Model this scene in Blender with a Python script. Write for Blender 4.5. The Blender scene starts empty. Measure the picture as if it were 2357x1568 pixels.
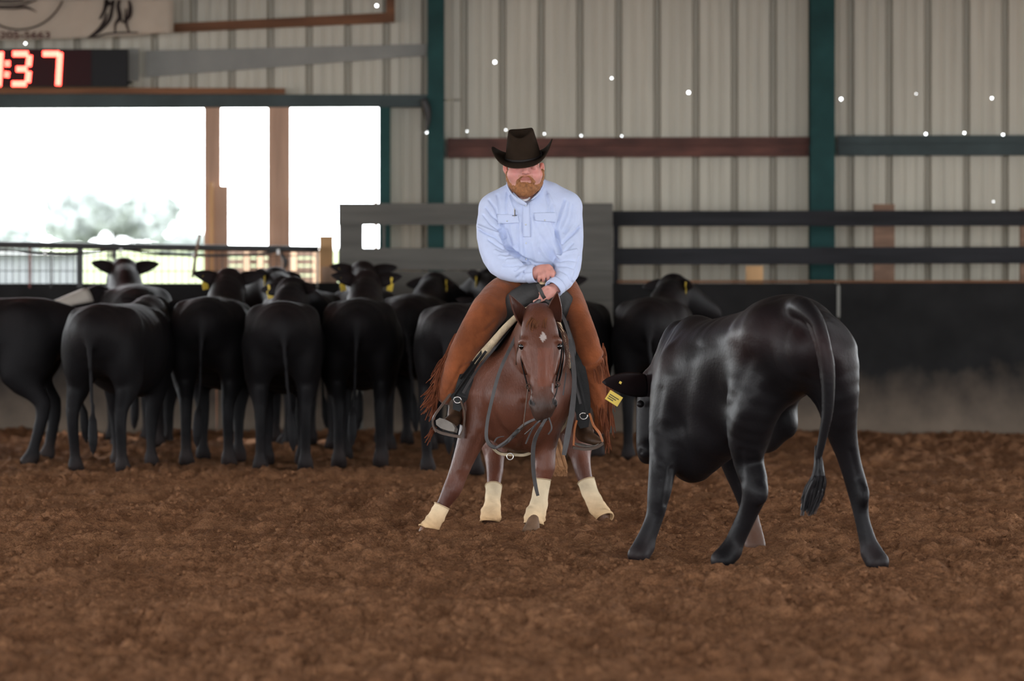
import bpy, bmesh, math, random
import numpy as np
from mathutils import Vector, Matrix
from mathutils.bvhtree import BVHTree

# ------------------------------------------------------------------ camera, sky, exposure
FPX = 11000.0            # focal length in photo pixels (2357 wide)
CAMH = 1.5               # eye height
HORIZON = 560.0          # photo row of the horizon
CX = 1178.5
scene = bpy.context.scene
COL = scene.collection

cam_d = bpy.data.cameras.new('camera'); cam = bpy.data.objects.new('camera', cam_d); COL.objects.link(cam)
cam.location = (0, 0, CAMH); cam.rotation_euler = (math.pi/2, 0, 0)
cam_d.sensor_width = 36.0; cam_d.lens = FPX/2357*36.0
cam_d.shift_y = -(784.0-HORIZON)/2357.0
cam_d.clip_start = 0.5; cam_d.clip_end = 3000
cam_d.dof.use_dof = True; cam_d.dof.focus_distance = 24.4; cam_d.dof.aperture_fstop = 2.9
scene.camera = cam

world = bpy.data.worlds.new('overcast_sky'); scene.world = world; world.use_nodes = True
bgn = world.node_tree.nodes['Background']
bgn.inputs[0].default_value = (0.93, 0.965, 1.0, 1); bgn.inputs[1].default_value = 12.0
scene.view_settings.view_transform = 'Standard'; scene.view_settings.look = 'None'
scene.view_settings.exposure = 0.0; scene.view_settings.gamma = 1.0
scene.view_settings.use_curve_mapping = False

# hazy sun behind the building: enters only through the opening in the back wall
sun_d = bpy.data.lights.new('hazy_sun', 'SUN'); sun_d.energy = 13.0; sun_d.angle = math.radians(4); sun_d.color = (1.0, .95, .88)
sun = bpy.data.objects.new('hazy_sun', sun_d); sun.rotation_euler = (math.radians(-49), 0, math.radians(6)); COL.objects.link(sun)

# daylight portals at the open sides of the arena building (sampling aid for the sky)
def portal(loc, rot, sx, sy):
    l = bpy.data.lights.new('opening_portal', 'AREA'); l.shape = 'RECTANGLE'; l.size = sx; l.size_y = sy
    l.cycles.is_portal = True
    o = bpy.data.objects.new('opening_portal', l); o.location = loc; o.rotation_euler = rot; COL.objects.link(o)

# ------------------------------------------------------------------ helpers
def P(x, y, Y):
    return np.array([(x-CX)/FPX*Y, Y, CAMH-(y-HORIZON)/FPX*Y])
def PL(l): return [P(*q[:3]) for q in l]
def px_of(v):
    return np.stack([CX+v[:, 0]/v[:, 1]*FPX, HORIZON-(v[:, 2]-CAMH)/v[:, 1]*FPX], 1)
def lin(c):
    return tuple(((v/255)/12.92 if v/255 <= .04045 else ((v/255+.055)/1.055)**2.4) for v in c)
def unit(v):
    v = np.asarray(v, float); return v/max(np.linalg.norm(v), 1e-9)

def catmull(pts, n):
    pts = np.asarray(pts, float)
    if n <= 1 or len(pts) < 3: return pts
    out = []
    for i in range(len(pts)-1):
        p0 = pts[max(i-1, 0)]; p1 = pts[i]; p2 = pts[i+1]; p3 = pts[min(i+2, len(pts)-1)]
        for t in np.arange(n)/n:
            out.append(.5*((2*p1)+(-p0+p2)*t+(2*p0-5*p1+4*p2-p3)*t*t+(-p0+3*p1-3*p2+p3)*t**3))
    out.append(pts[-1]); return np.array(out)

# value noise -------------------------------------------------------
_rng = np.random.RandomState(7)
_tab = _rng.rand(1 << 16).astype(np.float32)*2-1
def _hash(ix, iy, iz, seed):
    h = (ix.astype(np.int64)*73856093) ^ (iy.astype(np.int64)*19349663) ^ (iz.astype(np.int64)*83492791) ^ (seed*2654435)
    h = (h ^ (h >> 13))*1274126177
    return _tab[(h ^ (h >> 16)) & 0xffff]
def noise3(p, freq, seed=0):
    q = p*freq; i = np.floor(q).astype(np.int64); f = q-i; f = f*f*f*(f*(f*6-15)+10)
    r = 0
    for dx in (0, 1):
        wx = f[:, 0] if dx else 1-f[:, 0]
        for dy in (0, 1):
            wy = f[:, 1] if dy else 1-f[:, 1]
            for dz in (0, 1):
                wz = f[:, 2] if dz else 1-f[:, 2]
                r = r+wx*wy*wz*_hash(i[:, 0]+dx, i[:, 1]+dy, i[:, 2]+dz, seed)
    return r
def noise2(x, y, freq, seed=0):
    qx = x*freq; qy = y*freq
    ix = np.floor(qx).astype(np.int64); iy = np.floor(qy).astype(np.int64)
    fx = qx-ix; fy = qy-iy; fx = fx*fx*fx*(fx*(fx*6-15)+10); fy = fy*fy*fy*(fy*(fy*6-15)+10)
    z = np.zeros_like(ix)
    return ((1-fx)*(1-fy)*_hash(ix, iy, z, seed)+fx*(1-fy)*_hash(ix+1, iy, z, seed)
            + (1-fx)*fy*_hash(ix, iy+1, z, seed)+fx*fy*_hash(ix+1, iy+1, z, seed))

# signed distance sculpting ----------------------------------------
def ecap_dist(X, p0, p1, a0, b0, a1, b1, hint):
    """distance to an elliptical tapered capsule; a along hint, b along the third axis"""
    d = p1-p0; L = np.linalg.norm(d)
    w = d/L if L > 1e-6 else np.array([0, 0, 1.0])
    A = hint-np.dot(hint, w)*w
    if np.linalg.norm(A) < 1e-4:
        A = np.cross(w, [0.3, 0.5, 0.8])
    A = A/np.linalg.norm(A); B = np.cross(w, A)
    rel = [X[k]-p0[k] for k in range(3)]
    s = rel[0]*w[0]+rel[1]*w[1]+rel[2]*w[2]
    t = np.clip(s/max(L, 1e-6), 0, 1)
    qw = s-t*L
    qa = rel[0]*A[0]+rel[1]*A[1]+rel[2]*A[2]
    qb = rel[0]*B[0]+rel[1]*B[1]+rel[2]*B[2]
    ra = a0+(a1-a0)*t; rb = b0+(b1-b0)*t; rw = np.minimum(ra, rb)
    ea = qa/ra; eb = qb/rb; ew = qw/rw
    k0 = np.sqrt(ea*ea+eb*eb+ew*ew)+1e-6
    k1 = np.sqrt((ea/ra)**2+(eb/rb)**2+(ew/rw)**2)+1e-6
    return k0*(k0-1)/k1

class SDF:
    def __init__(s, lo, hi, h):
        s.lo = np.asarray(lo, float); s.h = h
        s.n = np.ceil((np.asarray(hi, float)-s.lo)/h).astype(int)+1
        s.d = np.full(s.n, .5, np.float32)
        s.ax = [(s.lo[k]+np.arange(s.n[k])*h).astype(np.float32) for k in range(3)]
    def _region(s, lo, hi):
        a = np.clip(np.floor((lo-s.lo)/s.h).astype(int), 0, s.n); b = np.clip(np.ceil((hi-s.lo)/s.h).astype(int)+1, 0, s.n)
        if np.any(b-a < 1): return None
        sl = tuple(slice(a[k], b[k]) for k in range(3))
        X = [s.ax[0][sl[0]][:, None, None], s.ax[1][sl[1]][None, :, None], s.ax[2][sl[2]][None, None, :]]
        return sl, X
    def tube(s, pts, rad, hint=(1, 0, 0), k=.03, n=3, sub=False):
        """pts: list of 3D, rad: list of r or (a,b)"""
        rr = np.array([(r, r) if np.isscalar(r) else tuple(r) for r in rad], float)
        pp = np.array(pts, float)
        if len(pp) == 1:
            pp = np.vstack([pp, pp+[[0, 0, 1e-4]]]); rr = np.vstack([rr, rr])
        allp = catmull(np.hstack([pp, rr]), n)
        pp = allp[:, :3]; rr = np.maximum(allp[:, 3:], .002)
        hint = np.asarray(hint, float)
        pad = rr.max()+k+3*s.h
        reg = s._region(pp.min(0)-pad, pp.max(0)+pad)
        if reg is None: return s
        sl, _ = reg
        base = [q.start for q in sl]
        loc = np.full([q.stop-q.start for q in sl], 1.0, np.float32)
        for i in range(len(pp)-1):
            m = max(rr[i].max(), rr[i+1].max())+k+3*s.h
            r2 = s._region(np.minimum(pp[i], pp[i+1])-m, np.maximum(pp[i], pp[i+1])+m)
            if r2 is None: continue
            s2, X = r2
            dd = ecap_dist(X, pp[i], pp[i+1], rr[i, 0], rr[i, 1], rr[i+1, 0], rr[i+1, 1], hint)
            l2 = tuple(slice(q.start-b, q.stop-b) for q, b in zip(s2, base))
            loc[l2] = np.minimum(loc[l2], dd)
        s._merge(sl, loc, k, sub); return s
    def ell(s, c, r, rot=None, k=.03, sub=False):
        c = np.asarray(c, float); r = np.asarray(r, float)
        pad = r.max()+k+3*s.h
        reg = s._region(c-pad, c+pad)
        if reg is None: return s
        sl, X = reg
        rel = [X[i]-c[i] for i in range(3)]
        if rot is not None:
            M = np.array(rot)  # columns: local axes in world
            rel = [rel[0]*M[0, j]+rel[1]*M[1, j]+rel[2]*M[2, j] for j in range(3)]
        e = [rel[i]/r[i] for i in range(3)]
        k0 = np.sqrt(e[0]**2+e[1]**2+e[2]**2)+1e-6
        k1 = np.sqrt((e[0]/r[0])**2+(e[1]/r[1])**2+(e[2]/r[2])**2)+1e-6
        s._merge(sl, (k0*(k0-1)/k1).astype(np.float32), k, sub); return s
    def _merge(s, sl, dd, k, sub):
        a = s.d[sl]
        if sub:
            h = np.maximum(k-np.abs(a+dd), 0)/max(k, 1e-6)
            s.d[sl] = np.maximum(a, -dd)+h*h*k*.25
        else:
            h = np.maximum(k-np.abs(a-dd), 0)/max(k, 1e-6)
            s.d[sl] = np.minimum(a, dd)-h*h*k*.25
    def blur(s, n=1):
        for _ in range(n):
            for ax in range(3):
                d = s.d; f = np.roll(d, 1, ax); b = np.roll(d, -1, ax)
                s.d = .25*f+.5*d+.25*b
        return s
    def mesh(s):
        """surface nets -> verts, quads"""
        d = s.d; d[0] = d[-1] = .5; d[:, 0] = d[:, -1] = .5; d[:, :, 0] = d[:, :, -1] = .5
        ins = d < 0
        nx, ny, nz = s.n-1
        c = np.zeros((nx, ny, nz), np.int8)
        for i in (0, 1):
            for j in (0, 1):
                for k in (0, 1):
                    c += ins[i:nx+i, j:ny+j, k:nz+k]
        act = np.argwhere((c > 0) & (c < 8))
        idx = np.full((nx, ny, nz), -1, np.int32); idx[act[:, 0], act[:, 1], act[:, 2]] = np.arange(len(act))
        acc = np.zeros((len(act), 3)); cnt = np.zeros(len(act))
        corners = [(i, j, k) for i in (0, 1) for j in (0, 1) for k in (0, 1)]
        val = {q: d[act[:, 0]+q[0], act[:, 1]+q[1], act[:, 2]+q[2]] for q in corners}
        for q in corners:
            for ax in range(3):
                if q[ax] == 0:
                    q2 = list(q); q2[ax] = 1; q2 = tuple(q2)
                    va, vb = val[q], val[q2]; m = (va < 0) != (vb < 0)
                    t = np.where(m, va/np.where(m, va-vb, 1), 0)
                    for a in range(3):
                        acc[:, a] += np.where(m, (t if a == ax else q[a]), 0)
                    cnt += m
        v = s.lo+(act+acc/cnt[:, None])*s.h
        quads = []
        for ax in range(3):
            u, w = (ax+1) % 3, (ax+2) % 3
            lo = [slice(None)]*3; hi = [slice(None)]*3; lo[ax] = slice(0, -1); hi[ax] = slice(1, None)
            A = ins[tuple(lo)]; B = ins[tuple(hi)]
            e = np.argwhere(A != B)
            e = e[(e[:, u] > 0) & (e[:, w] > 0) & (e[:, u] < s.n[u]-1) & (e[:, w] < s.n[w]-1)]
            fl = A[e[:, 0], e[:, 1], e[:, 2]]
            def cell(du, dw):
                q = e.copy(); q[:, u] -= du; q[:, w] -= dw
                return idx[q[:, 0], q[:, 1], q[:, 2]]
            f = np.stack([cell(1, 1), cell(0, 1), cell(0, 0), cell(1, 0)], 1)
            f[~fl] = f[~fl][:, ::-1]
            quads.append(f)
        return v, np.vstack(quads)

def vnormals(v, f):
    n = np.zeros_like(v)
    fn = np.cross(v[f[:, 2]]-v[f[:, 0]], v[f[:, 3 if f.shape[1] > 3 else 1]]-v[f[:, 1 if f.shape[1] > 3 else 0]])
    for k in range(f.shape[1]): np.add.at(n, f[:, k], fn)
    return n/np.maximum(np.linalg.norm(n, axis=1, keepdims=True), 1e-12)
def lap(v, f, it=2, lam=.5):
    e = np.vstack([f[:, [i, (i+1) % f.shape[1]]] for i in range(f.shape[1])])
    for _ in range(it):
        s = np.zeros_like(v); c = np.zeros(len(v))
        np.add.at(s, e[:, 0], v[e[:, 1]]); np.add.at(c, e[:, 0], 1)
        v = v+lam*(s/np.maximum(c, 1)[:, None]-v)
    return v

# mesh containers ---------------------------------------------------
class MB:
    """collects geometry of ONE part"""
    def __init__(s): s.v = []; s.f = []; s.n = 0
    def add(s, v, f):
        v = np.asarray(v, float); s.v.append(v); s.f += [tuple(int(i)+s.n for i in q) for q in f]; s.n += len(v); return s
    def box(s, lo, hi):
        x0, y0, z0 = lo; x1, y1, z1 = hi
        return s.add([(x0, y0, z0), (x1, y0, z0), (x1, y1, z0), (x0, y1, z0), (x0, y0, z1), (x1, y0, z1), (x1, y1, z1), (x0, y1, z1)],
                     [(0, 3, 2, 1), (4, 5, 6, 7), (0, 1, 5, 4), (1, 2, 6, 5), (2, 3, 7, 6), (3, 0, 4, 7)])
    def bar(s, p, q, a, b, up=(0, 0, 1)):
        """beam from p to q, half sizes a (across) b (along up)"""
        p = np.asarray(p, float); q = np.asarray(q, float); w = unit(q-p)
        B = np.asarray(up, float); B = B-np.dot(B, w)*w; B = unit(B); A = np.cross(w, B)
        v = [p-a*A-b*B, p+a*A-b*B, p+a*A+b*B, p-a*A+b*B, q-a*A-b*B, q+a*A-b*B, q+a*A+b*B, q-a*A+b*B]
        return s.add(v, [(0, 3, 2, 1), (4, 5, 6, 7), (0, 1, 5, 4), (1, 2, 6, 5), (2, 3, 7, 6), (3, 0, 4, 7)])
    def tube(s, pts, rad, n=8, sub=1, caps=True):
        pts = np.asarray(pts, float)
        rad = np.full(len(pts), rad) if np.isscalar(rad) else np.asarray(rad, float)
        q = catmull(np.hstack([pts, rad[:, None]]), sub); pts = q[:, :3]; rad = np.maximum(q[:, 3], 1e-4)
        T = np.gradient(pts, axis=0); T = T/np.maximum(np.linalg.norm(T, axis=1, keepdims=True), 1e-9)
        A = np.cross(T[0], [.31, .2, .93]); A = unit(A); V = []
        for i in range(len(pts)):
            A = unit(A-np.dot(A, T[i])*T[i]); B = np.cross(T[i], A)
            for k in range(n):
                an = 2*math.pi*k/n; V.append(pts[i]+rad[i]*(math.cos(an)*A+math.sin(an)*B))
        F = [(i*n+k, i*n+(k+1) % n, (i+1)*n+(k+1) % n, (i+1)*n+k) for i in range(len(pts)-1) for k in range(n)]
        if caps: F += [tuple(range(n))[::-1], tuple((len(pts)-1)*n+k for k in range(n))]
        return s.add(V, F)
    def ribbon(s, pts, hw, across, th=.004, sub=3):
        """flat strap: hw half width, across = width direction (one or per point)"""
        pts = np.asarray(pts, float); m = len(pts)
        hw = np.full(m, hw) if np.isscalar(hw) else np.asarray(hw, float)
        ac = np.asarray(across, float); ac = np.tile(ac, (m, 1)) if ac.ndim == 1 else ac
        q = catmull(np.hstack([pts, hw[:, None], ac]), sub); pts = q[:, :3]; hw = q[:, 3]; ac = q[:, 4:7]
        T = np.gradient(pts, axis=0); V = []
        for i in range(len(pts)):
            t = unit(T[i]); a = unit(ac[i]-np.dot(ac[i], t)*t); nn = np.cross(t, a)
            for sa, sn in ((-1, -1), (1, -1), (1, 1), (-1, 1)): V.append(pts[i]+sa*hw[i]*a+sn*th/2*nn)
        F = [(i*4+k, i*4+(k+1) % 4, (i+1)*4+(k+1) % 4, (i+1)*4+k) for i in range(len(pts)-1) for k in range(4)]
        e = (len(pts)-1)*4
        F += [(3, 2, 1, 0), (e, e+1, e+2, e+3)]
        return s.add(V, F)
    def sheet(s, G, th):
        """grid of points (r,c,3) thickened along its normal"""
        G = np.asarray(G, float); r, c = G.shape[:2]
        du = np.gradient(G, axis=0); dv = np.gradient(G, axis=1)
        nn = np.cross(du, dv); nn = nn/np.maximum(np.linalg.norm(nn, axis=2, keepdims=True), 1e-9)
        V = np.vstack([(G+nn*th/2).reshape(-1, 3), (G-nn*th/2).reshape(-1, 3)]); N = r*c; F = []
        for i in range(r-1):
            for j in range(c-1):
                a, b, d, e = i*c+j, i*c+j+1, (i+1)*c+j+1, (i+1)*c+j
                F.append((a, e, d, b)); F.append((a+N, b+N, d+N, e+N))
        ed = [(0*c+j, 0*c+j+1) for j in range(c-1)]+[((i)*c+c-1, (i+1)*c+c-1) for i in range(r-1)] \
            + [((r-1)*c+j+1, (r-1)*c+j) for j in range(c-1)]+[((i+1)*c, i*c) for i in range(r-1)]
        F += [(a, b, b+N, a+N) for a, b in ed]
        return s.add(V, F)
    def lathe(s, prof, n=16, axis_pt=(0, 0, 0)):
        V = []; ap = np.asarray(axis_pt)
        for r, z in prof:
            for k in range(n):
                an = 2*math.pi*k/n; V.append(ap+np.array([r*math.cos(an), r*math.sin(an), z]))
        m = len(prof)
        F = [(i*n+k, i*n+(k+1) % n, (i+1)*n+(k+1) % n, (i+1)*n+k) for i in range(m-1) for k in range(n)]
        F += [tuple(range(n))[::-1], tuple((m-1)*n+k for k in range(n))]
        return s.add(V, F)
    def xform(s, M):
        for i in range(len(s.v)):
            s.v[i] = s.v[i]@np.array(M)[:3, :3].T+np.array(M)[:3, 3]
        return s
    def arrays(s): return np.vstack(s.v), s.f

def mk_mesh(name, v, f, smooth=True):
    me = bpy.data.meshes.new(name)
    v = np.asarray(v, np.float32)
    if isinstance(f, np.ndarray):
        m, k = f.shape
        me.vertices.add(len(v)); me.vertices.foreach_set('co', v.ravel())
        me.loops.add(m*k); me.loops.foreach_set('vertex_index', f.astype(np.int32).ravel())
        me.polygons.add(m); me.polygons.foreach_set('loop_start', (np.arange(m)*k).astype(np.int32))
        me.polygons.foreach_set('loop_total', np.full(m, k, np.int32))
        me.update(calc_edges=True); me.validate()
    else:
        me.from_pydata([tuple(q) for q in v.tolist()], [], f)
    if smooth: me.polygons.foreach_set('use_smooth', np.ones(len(me.polygons), bool))
    return me
def empty(name, loc, label=None, cat=None, group=None, rz=0):
    o = bpy.data.objects.new(name, None); o.location = tuple(loc); o.rotation_euler = (0, 0, rz); o.empty_display_size = .1
    COL.objects.link(o); tag(o, label, cat, group); return o
def tag(o, label=None, cat=None, group=None, kind=None):
    if label: o['label'] = label
    if cat: o['category'] = cat
    if group: o['group'] = group
    if kind: o['kind'] = kind
    return o
def base_of(o):
    b = np.zeros(3)
    while o is not None: b = b+np.array(o.location); o = o.parent
    return b
def obj(name, v, f, mat, parent=None, smooth=True, tint=None):
    """world-space vertices -> object (child of parent, parent unrotated)"""
    v = np.asarray(v, float)
    b = base_of(parent) if parent is not None else np.array([(v[:, 0].min()+v[:, 0].max())/2, (v[:, 1].min()+v[:, 1].max())/2, v[:, 2].min()])
    me = mk_mesh(name, v-b, f, smooth)
    if tint is not None:
        at = me.color_attributes.new('tint', 'FLOAT_COLOR', 'POINT')
        at.data.foreach_set('color', np.hstack([tint, np.ones((len(tint), 1))]).astype(np.float32).ravel())
    me.materials.append(mat)
    o = bpy.data.objects.new(name, me); COL.objects.link(o)
    if parent is not None: o.parent = parent
    else: o.location = tuple(b)
    return o
def part(name, mb, mat, parent=None, smooth=False):
    v, f = mb.arrays(); return obj(name, v, f, mat, parent, smooth)
def sobj(name, mb, mat, label=None, cat=None, group=None, kind=None, smooth=False):
    return tag(part(name, mb, mat, None, smooth), label, cat, group, kind)
def share(name, src, loc, parent=None):
    """another object with the same mesh data"""
    o = bpy.data.objects.new(name, src.data); COL.objects.link(o)
    if parent is not None: o.parent = parent
    o.location = tuple(loc); return o

# materials ---------------------------------------------------------
MATS = {}
def mat(name, col, rough=.6, spec=.5, metal=0., var=.0, vscale=6., stretch=(1, 1, 1), bump=0., bscale=40., bstretch=(1, 1, 1),
        col2=None, sheen=0., coat=0., emit=None, estr=0., use_tint=False, sub=0., trans=0.):
    m = bpy.data.materials.new(name); m.use_nodes = True; nt = m.node_tree; N = nt.nodes; L = nt.links
    b = N['Principled BSDF']
    b.inputs['Roughness'].default_value = rough; b.inputs['Specular IOR Level'].default_value = spec
    b.inputs['Metallic'].default_value = metal
    if sheen: b.inputs['Sheen Weight'].default_value = sheen; b.inputs['Sheen Roughness'].default_value = .5
    if coat: b.inputs['Coat Weight'].default_value = coat
    if sub:
        b.inputs['Subsurface Weight'].default_value = sub; b.inputs['Subsurface Radius'].default_value = (.02, .008, .005); b.inputs['Subsurface Scale'].default_value = .3
    if emit: b.inputs['Emission Color'].default_value = (*emit, 1); b.inputs['Emission Strength'].default_value = estr
    tc = N.new('ShaderNodeTexCoord')
    out = None
    if var or col2:
        mp = N.new('ShaderNodeMapping'); mp.inputs['Scale'].default_value = stretch; L.new(tc.outputs['Object'], mp.inputs[0])
        nz = N.new('ShaderNodeTexNoise'); nz.inputs['Scale'].default_value = vscale; nz.inputs['Detail'].default_value = 5; L.new(mp.outputs[0], nz.inputs[0])
        rp = N.new('ShaderNodeMapRange'); rp.inputs[1].default_value = .3; rp.inputs[2].default_value = .7; L.new(nz.outputs[0], rp.inputs[0])
        mx = N.new('ShaderNodeMix'); mx.data_type = 'RGBA'
        c2 = col2 if col2 else tuple(c*(1+var) for c in col); c1 = col if col2 else tuple(c*(1-var) for c in col)
        mx.inputs[6].default_value = (*c1, 1); mx.inputs[7].default_value = (*c2, 1); L.new(rp.outputs[0], mx.inputs[0]); out = mx.outputs[2]
    else:
        b.inputs['Base Color'].default_value = (*col, 1)
    if use_tint:
        at = N.new('ShaderNodeAttribute'); at.attribute_name = 'tint'
        m2 = N.new('ShaderNodeMix'); m2.data_type = 'RGBA'; m2.blend_type = 'MULTIPLY'; m2.inputs[0].default_value = 1
        if out: L.new(out, m2.inputs[6])
        else: m2.inputs[6].default_value = (*col, 1)
        L.new(at.outputs['Color'], m2.inputs[7]); out = m2.outputs[2]
    if out: L.new(out, b.inputs['Base Color'])
    if bump:
        mp2 = N.new('ShaderNodeMapping'); mp2.inputs['Scale'].default_value = bstretch; L.new(tc.outputs['Object'], mp2.inputs[0])
        n2 = N.new('ShaderNodeTexNoise'); n2.inputs['Scale'].default_value = bscale; n2.inputs['Detail'].default_value = 6; L.new(mp2.outputs[0], n2.inputs[0])
        bp = N.new('ShaderNodeBump'); bp.inputs['Strength'].default_value = bump; bp.inputs['Distance'].default_value = .01
        L.new(n2.outputs[0], bp.inputs['Height']); L.new(bp.outputs[0], b.inputs['Normal'])
    MATS[name] = m; return m
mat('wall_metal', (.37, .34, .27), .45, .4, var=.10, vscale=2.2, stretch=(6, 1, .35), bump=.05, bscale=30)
mat('teal_steel', (.012, .045, .043), .7, .15, var=.25, vscale=4, bump=.1, bscale=25)
mat('rust_steel', (.075, .028, .020), .7, .3, var=.45, vscale=5, stretch=(.6, 2, 2), bump=.2, bscale=30)
mat('grey_teal', (.032, .045, .045), .6, .2, var=.2, vscale=4, bump=.1, bscale=20)
mat('old_wood', (.15, .09, .06), .75, .25, var=.35, vscale=3, stretch=(1, 1, 4), bump=.25, bscale=20, bstretch=(1, 1, 6))
mat('brown_board', (.13, .058, .028), .75, .25, var=.35, vscale=3, stretch=(.5, 4, 4), bump=.25, bscale=20)
mat('fresh_wood', (.42, .25, .12), .7, .25, var=.15, vscale=3, stretch=(4, 4, .5), bump=.15, bscale=20)
mat('post_wood', (.34, .22, .155), .75, .25, var=.25, vscale=3, stretch=(4, 4, .4), bump=.2, bscale=20)
mat('grey_plank', (.085, .08, .07), .75, .25, var=.25, vscale=3, stretch=(.4, 4, 4), bump=.2, bscale=20)
mat('black_rail', (.015, .015, .017), .7, .15, var=.35, vscale=4, stretch=(.4, 4, 4), bump=.2, bscale=20)
mat('black_pipe', (.02, .02, .02), .5, .4, var=.2, vscale=8)
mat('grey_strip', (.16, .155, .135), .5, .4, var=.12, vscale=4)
mat('roof_metal', (.20, .20, .19), .5, .4, var=.05)
mat('banner_cloth', (.36, .31, .25), .8, .2, var=.06, vscale=5, bump=.1, bscale=60)
mat('banner_ink', (.02, .014, .012), .8, .2)
mat('banner_text', (.05, .012, .010), .8, .2)
mat('led_face', (.02, .003, .004), .6, .15)
mat('led_case', (.006, .006, .007), .6, .2)
mat('led_on', (.8, .1, .05), .5, .2, emit=(1.0, .048, .034), estr=22.0)
mat('grass_far', (.060, .078, .026), .9, .1, var=.35, vscale=.05)
mat('leaf_haze', (.28, .305, .295), .8, .2, var=.15, vscale=.6)  # distance haze put into the leaf colour, paler than real foliage
mat('bark_far', (.05, .045, .04), .9, .1)
mat('shed_metal', (.11, .115, .12), .6, .3, var=.1)
mat('pen_board', (.16, .105, .085), .8, .2, var=.25, vscale=2)
mat('red_post', (.14, .05, .045), .7, .3)
# ribs of the wall sheets turn browner and darker with groove depth
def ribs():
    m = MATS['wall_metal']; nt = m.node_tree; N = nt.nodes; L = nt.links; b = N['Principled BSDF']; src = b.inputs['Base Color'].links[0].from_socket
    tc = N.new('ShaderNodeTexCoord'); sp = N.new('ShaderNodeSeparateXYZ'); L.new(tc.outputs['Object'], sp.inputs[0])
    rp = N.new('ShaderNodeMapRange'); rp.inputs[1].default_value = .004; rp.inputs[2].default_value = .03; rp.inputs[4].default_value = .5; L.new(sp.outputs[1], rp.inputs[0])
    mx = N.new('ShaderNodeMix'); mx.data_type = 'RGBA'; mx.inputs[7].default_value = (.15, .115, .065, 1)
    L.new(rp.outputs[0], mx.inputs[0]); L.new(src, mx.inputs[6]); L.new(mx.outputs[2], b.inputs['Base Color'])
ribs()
# plywood with dusty foot: dust stain rises from the dirt
def plywood():
    m = mat('black_plywood', (.012, .0115, .0115), .75, .12, var=.35, vscale=3.5, bump=.15, bscale=12)
    nt = m.node_tree; N = nt.nodes; L = nt.links; b = N['Principled BSDF']; src = b.inputs['Base Color'].links[0].from_socket
    tc = N.new('ShaderNodeTexCoord'); sp = N.new('ShaderNodeSeparateXYZ'); L.new(tc.outputs['Object'], sp.inputs[0])
    nz = N.new('ShaderNodeTexNoise'); nz.inputs['Scale'].default_value = 6.0; nz.inputs['Detail'].default_value = 8
    mp = N.new('ShaderNodeMapping'); mp.inputs['Scale'].default_value = (.9, 1, .8); L.new(tc.outputs['Object'], mp.inputs[0]); L.new(mp.outputs[0], nz.inputs[0])
    ad = N.new('ShaderNodeMath'); ad.operation = 'MULTIPLY_ADD'; ad.inputs[1].default_value = -.5; L.new(nz.outputs[0], ad.inputs[0]); L.new(sp.outputs[2], ad.inputs[2])
    rp = N.new('ShaderNodeMapRange'); rp.inputs[1].default_value = .30; rp.inputs[2].default_value = -.34; rp.inputs[3].default_value = 0; rp.inputs[4].default_value = 1
    L.new(ad.outputs[0], rp.inputs[0])
    mx = N.new('ShaderNodeMix'); mx.data_type = 'RGBA'; mx.inputs[7].default_value = (.155, .118, .088, 1)
    L.new(rp.outputs[0], mx.inputs[0]); L.new(src, mx.inputs[6]); L.new(mx.outputs[2], b.inputs['Base Color'])
    return m
plywood()
def dirt():
    m = mat('arena_dirt', (.20, .098, .048), .95, .1)
    nt = m.node_tree; N = nt.nodes; L = nt.links; b = N['Principled BSDF']
    tc = N.new('ShaderNodeTexCoord')
    def nz(s, det=6, rough=.6):
        n = N.new('ShaderNodeTexNoise'); n.inputs['Scale'].default_value = s; n.inputs['Detail'].default_value = det; n.inputs['Roughness'].default_value = rough
        L.new(tc.outputs['Object'], n.inputs[0]); return n
    n1 = nz(2.2); n2 = nz(28, 8, .7); n3 = nz(90, 4, .7)
    rp = N.new('ShaderNodeValToRGB'); e = rp.color_ramp.elements
    e[0].position = .3; e[0].color = (.215, .096, .045, 1); e[1].position = .72; e[1].color = (.36, .175, .087, 1)
    L.new(n1.outputs[0], rp.inputs[0])
    mx = N.new('ShaderNodeMix'); mx.data_type = 'RGBA'; mx.blend_type = 'OVERLAY'; mx.inputs[0].default_value = .9
    cr = N.new('ShaderNodeMapRange'); cr.inputs[1].default_value = .28; cr.inputs[2].default_value = .72; cr.inputs[3].default_value = .12; cr.inputs[4].default_value = .88
    av = N.new('ShaderNodeMath'); av.operation = 'MULTIPLY_ADD'; av.inputs[1].default_value = .6; L.new(n3.outputs[0], av.inputs[0])
    a2 = N.new('ShaderNodeMath'); a2.operation = 'MULTIPLY'; a2.inputs[1].default_value = .4; L.new(n2.outputs[0], a2.inputs[0]); L.new(a2.outputs[0], av.inputs[2]); L.new(av.outputs[0], cr.inputs[0])
    L.new(rp.outputs[0], mx.inputs[6]); L.new(cr.outputs[0], mx.inputs[7]); L.new(mx.outputs[2], b.inputs['Base Color'])
    ad = N.new('ShaderNodeMath'); ad.operation = 'MULTIPLY_ADD'; ad.inputs[1].default_value = .5; L.new(n3.outputs[0], ad.inputs[0]); L.new(n2.outputs[0], ad.inputs[2])
    bp = N.new('ShaderNodeBump'); bp.inputs['Strength'].default_value = 1.0; bp.inputs['Distance'].default_value = .035
    L.new(ad.outputs[0], bp.inputs['Height']); L.new(bp.outputs[0], b.inputs['Normal'])
dirt()
# ------------------------------------------------------------------ building
YW = 39.0; YF = 37.5
def XW(x, Y): return (x-CX)/FPX*Y
def ZW(y, Y): return CAMH-(y-HORIZON)/FPX*Y
M = MATS
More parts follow.
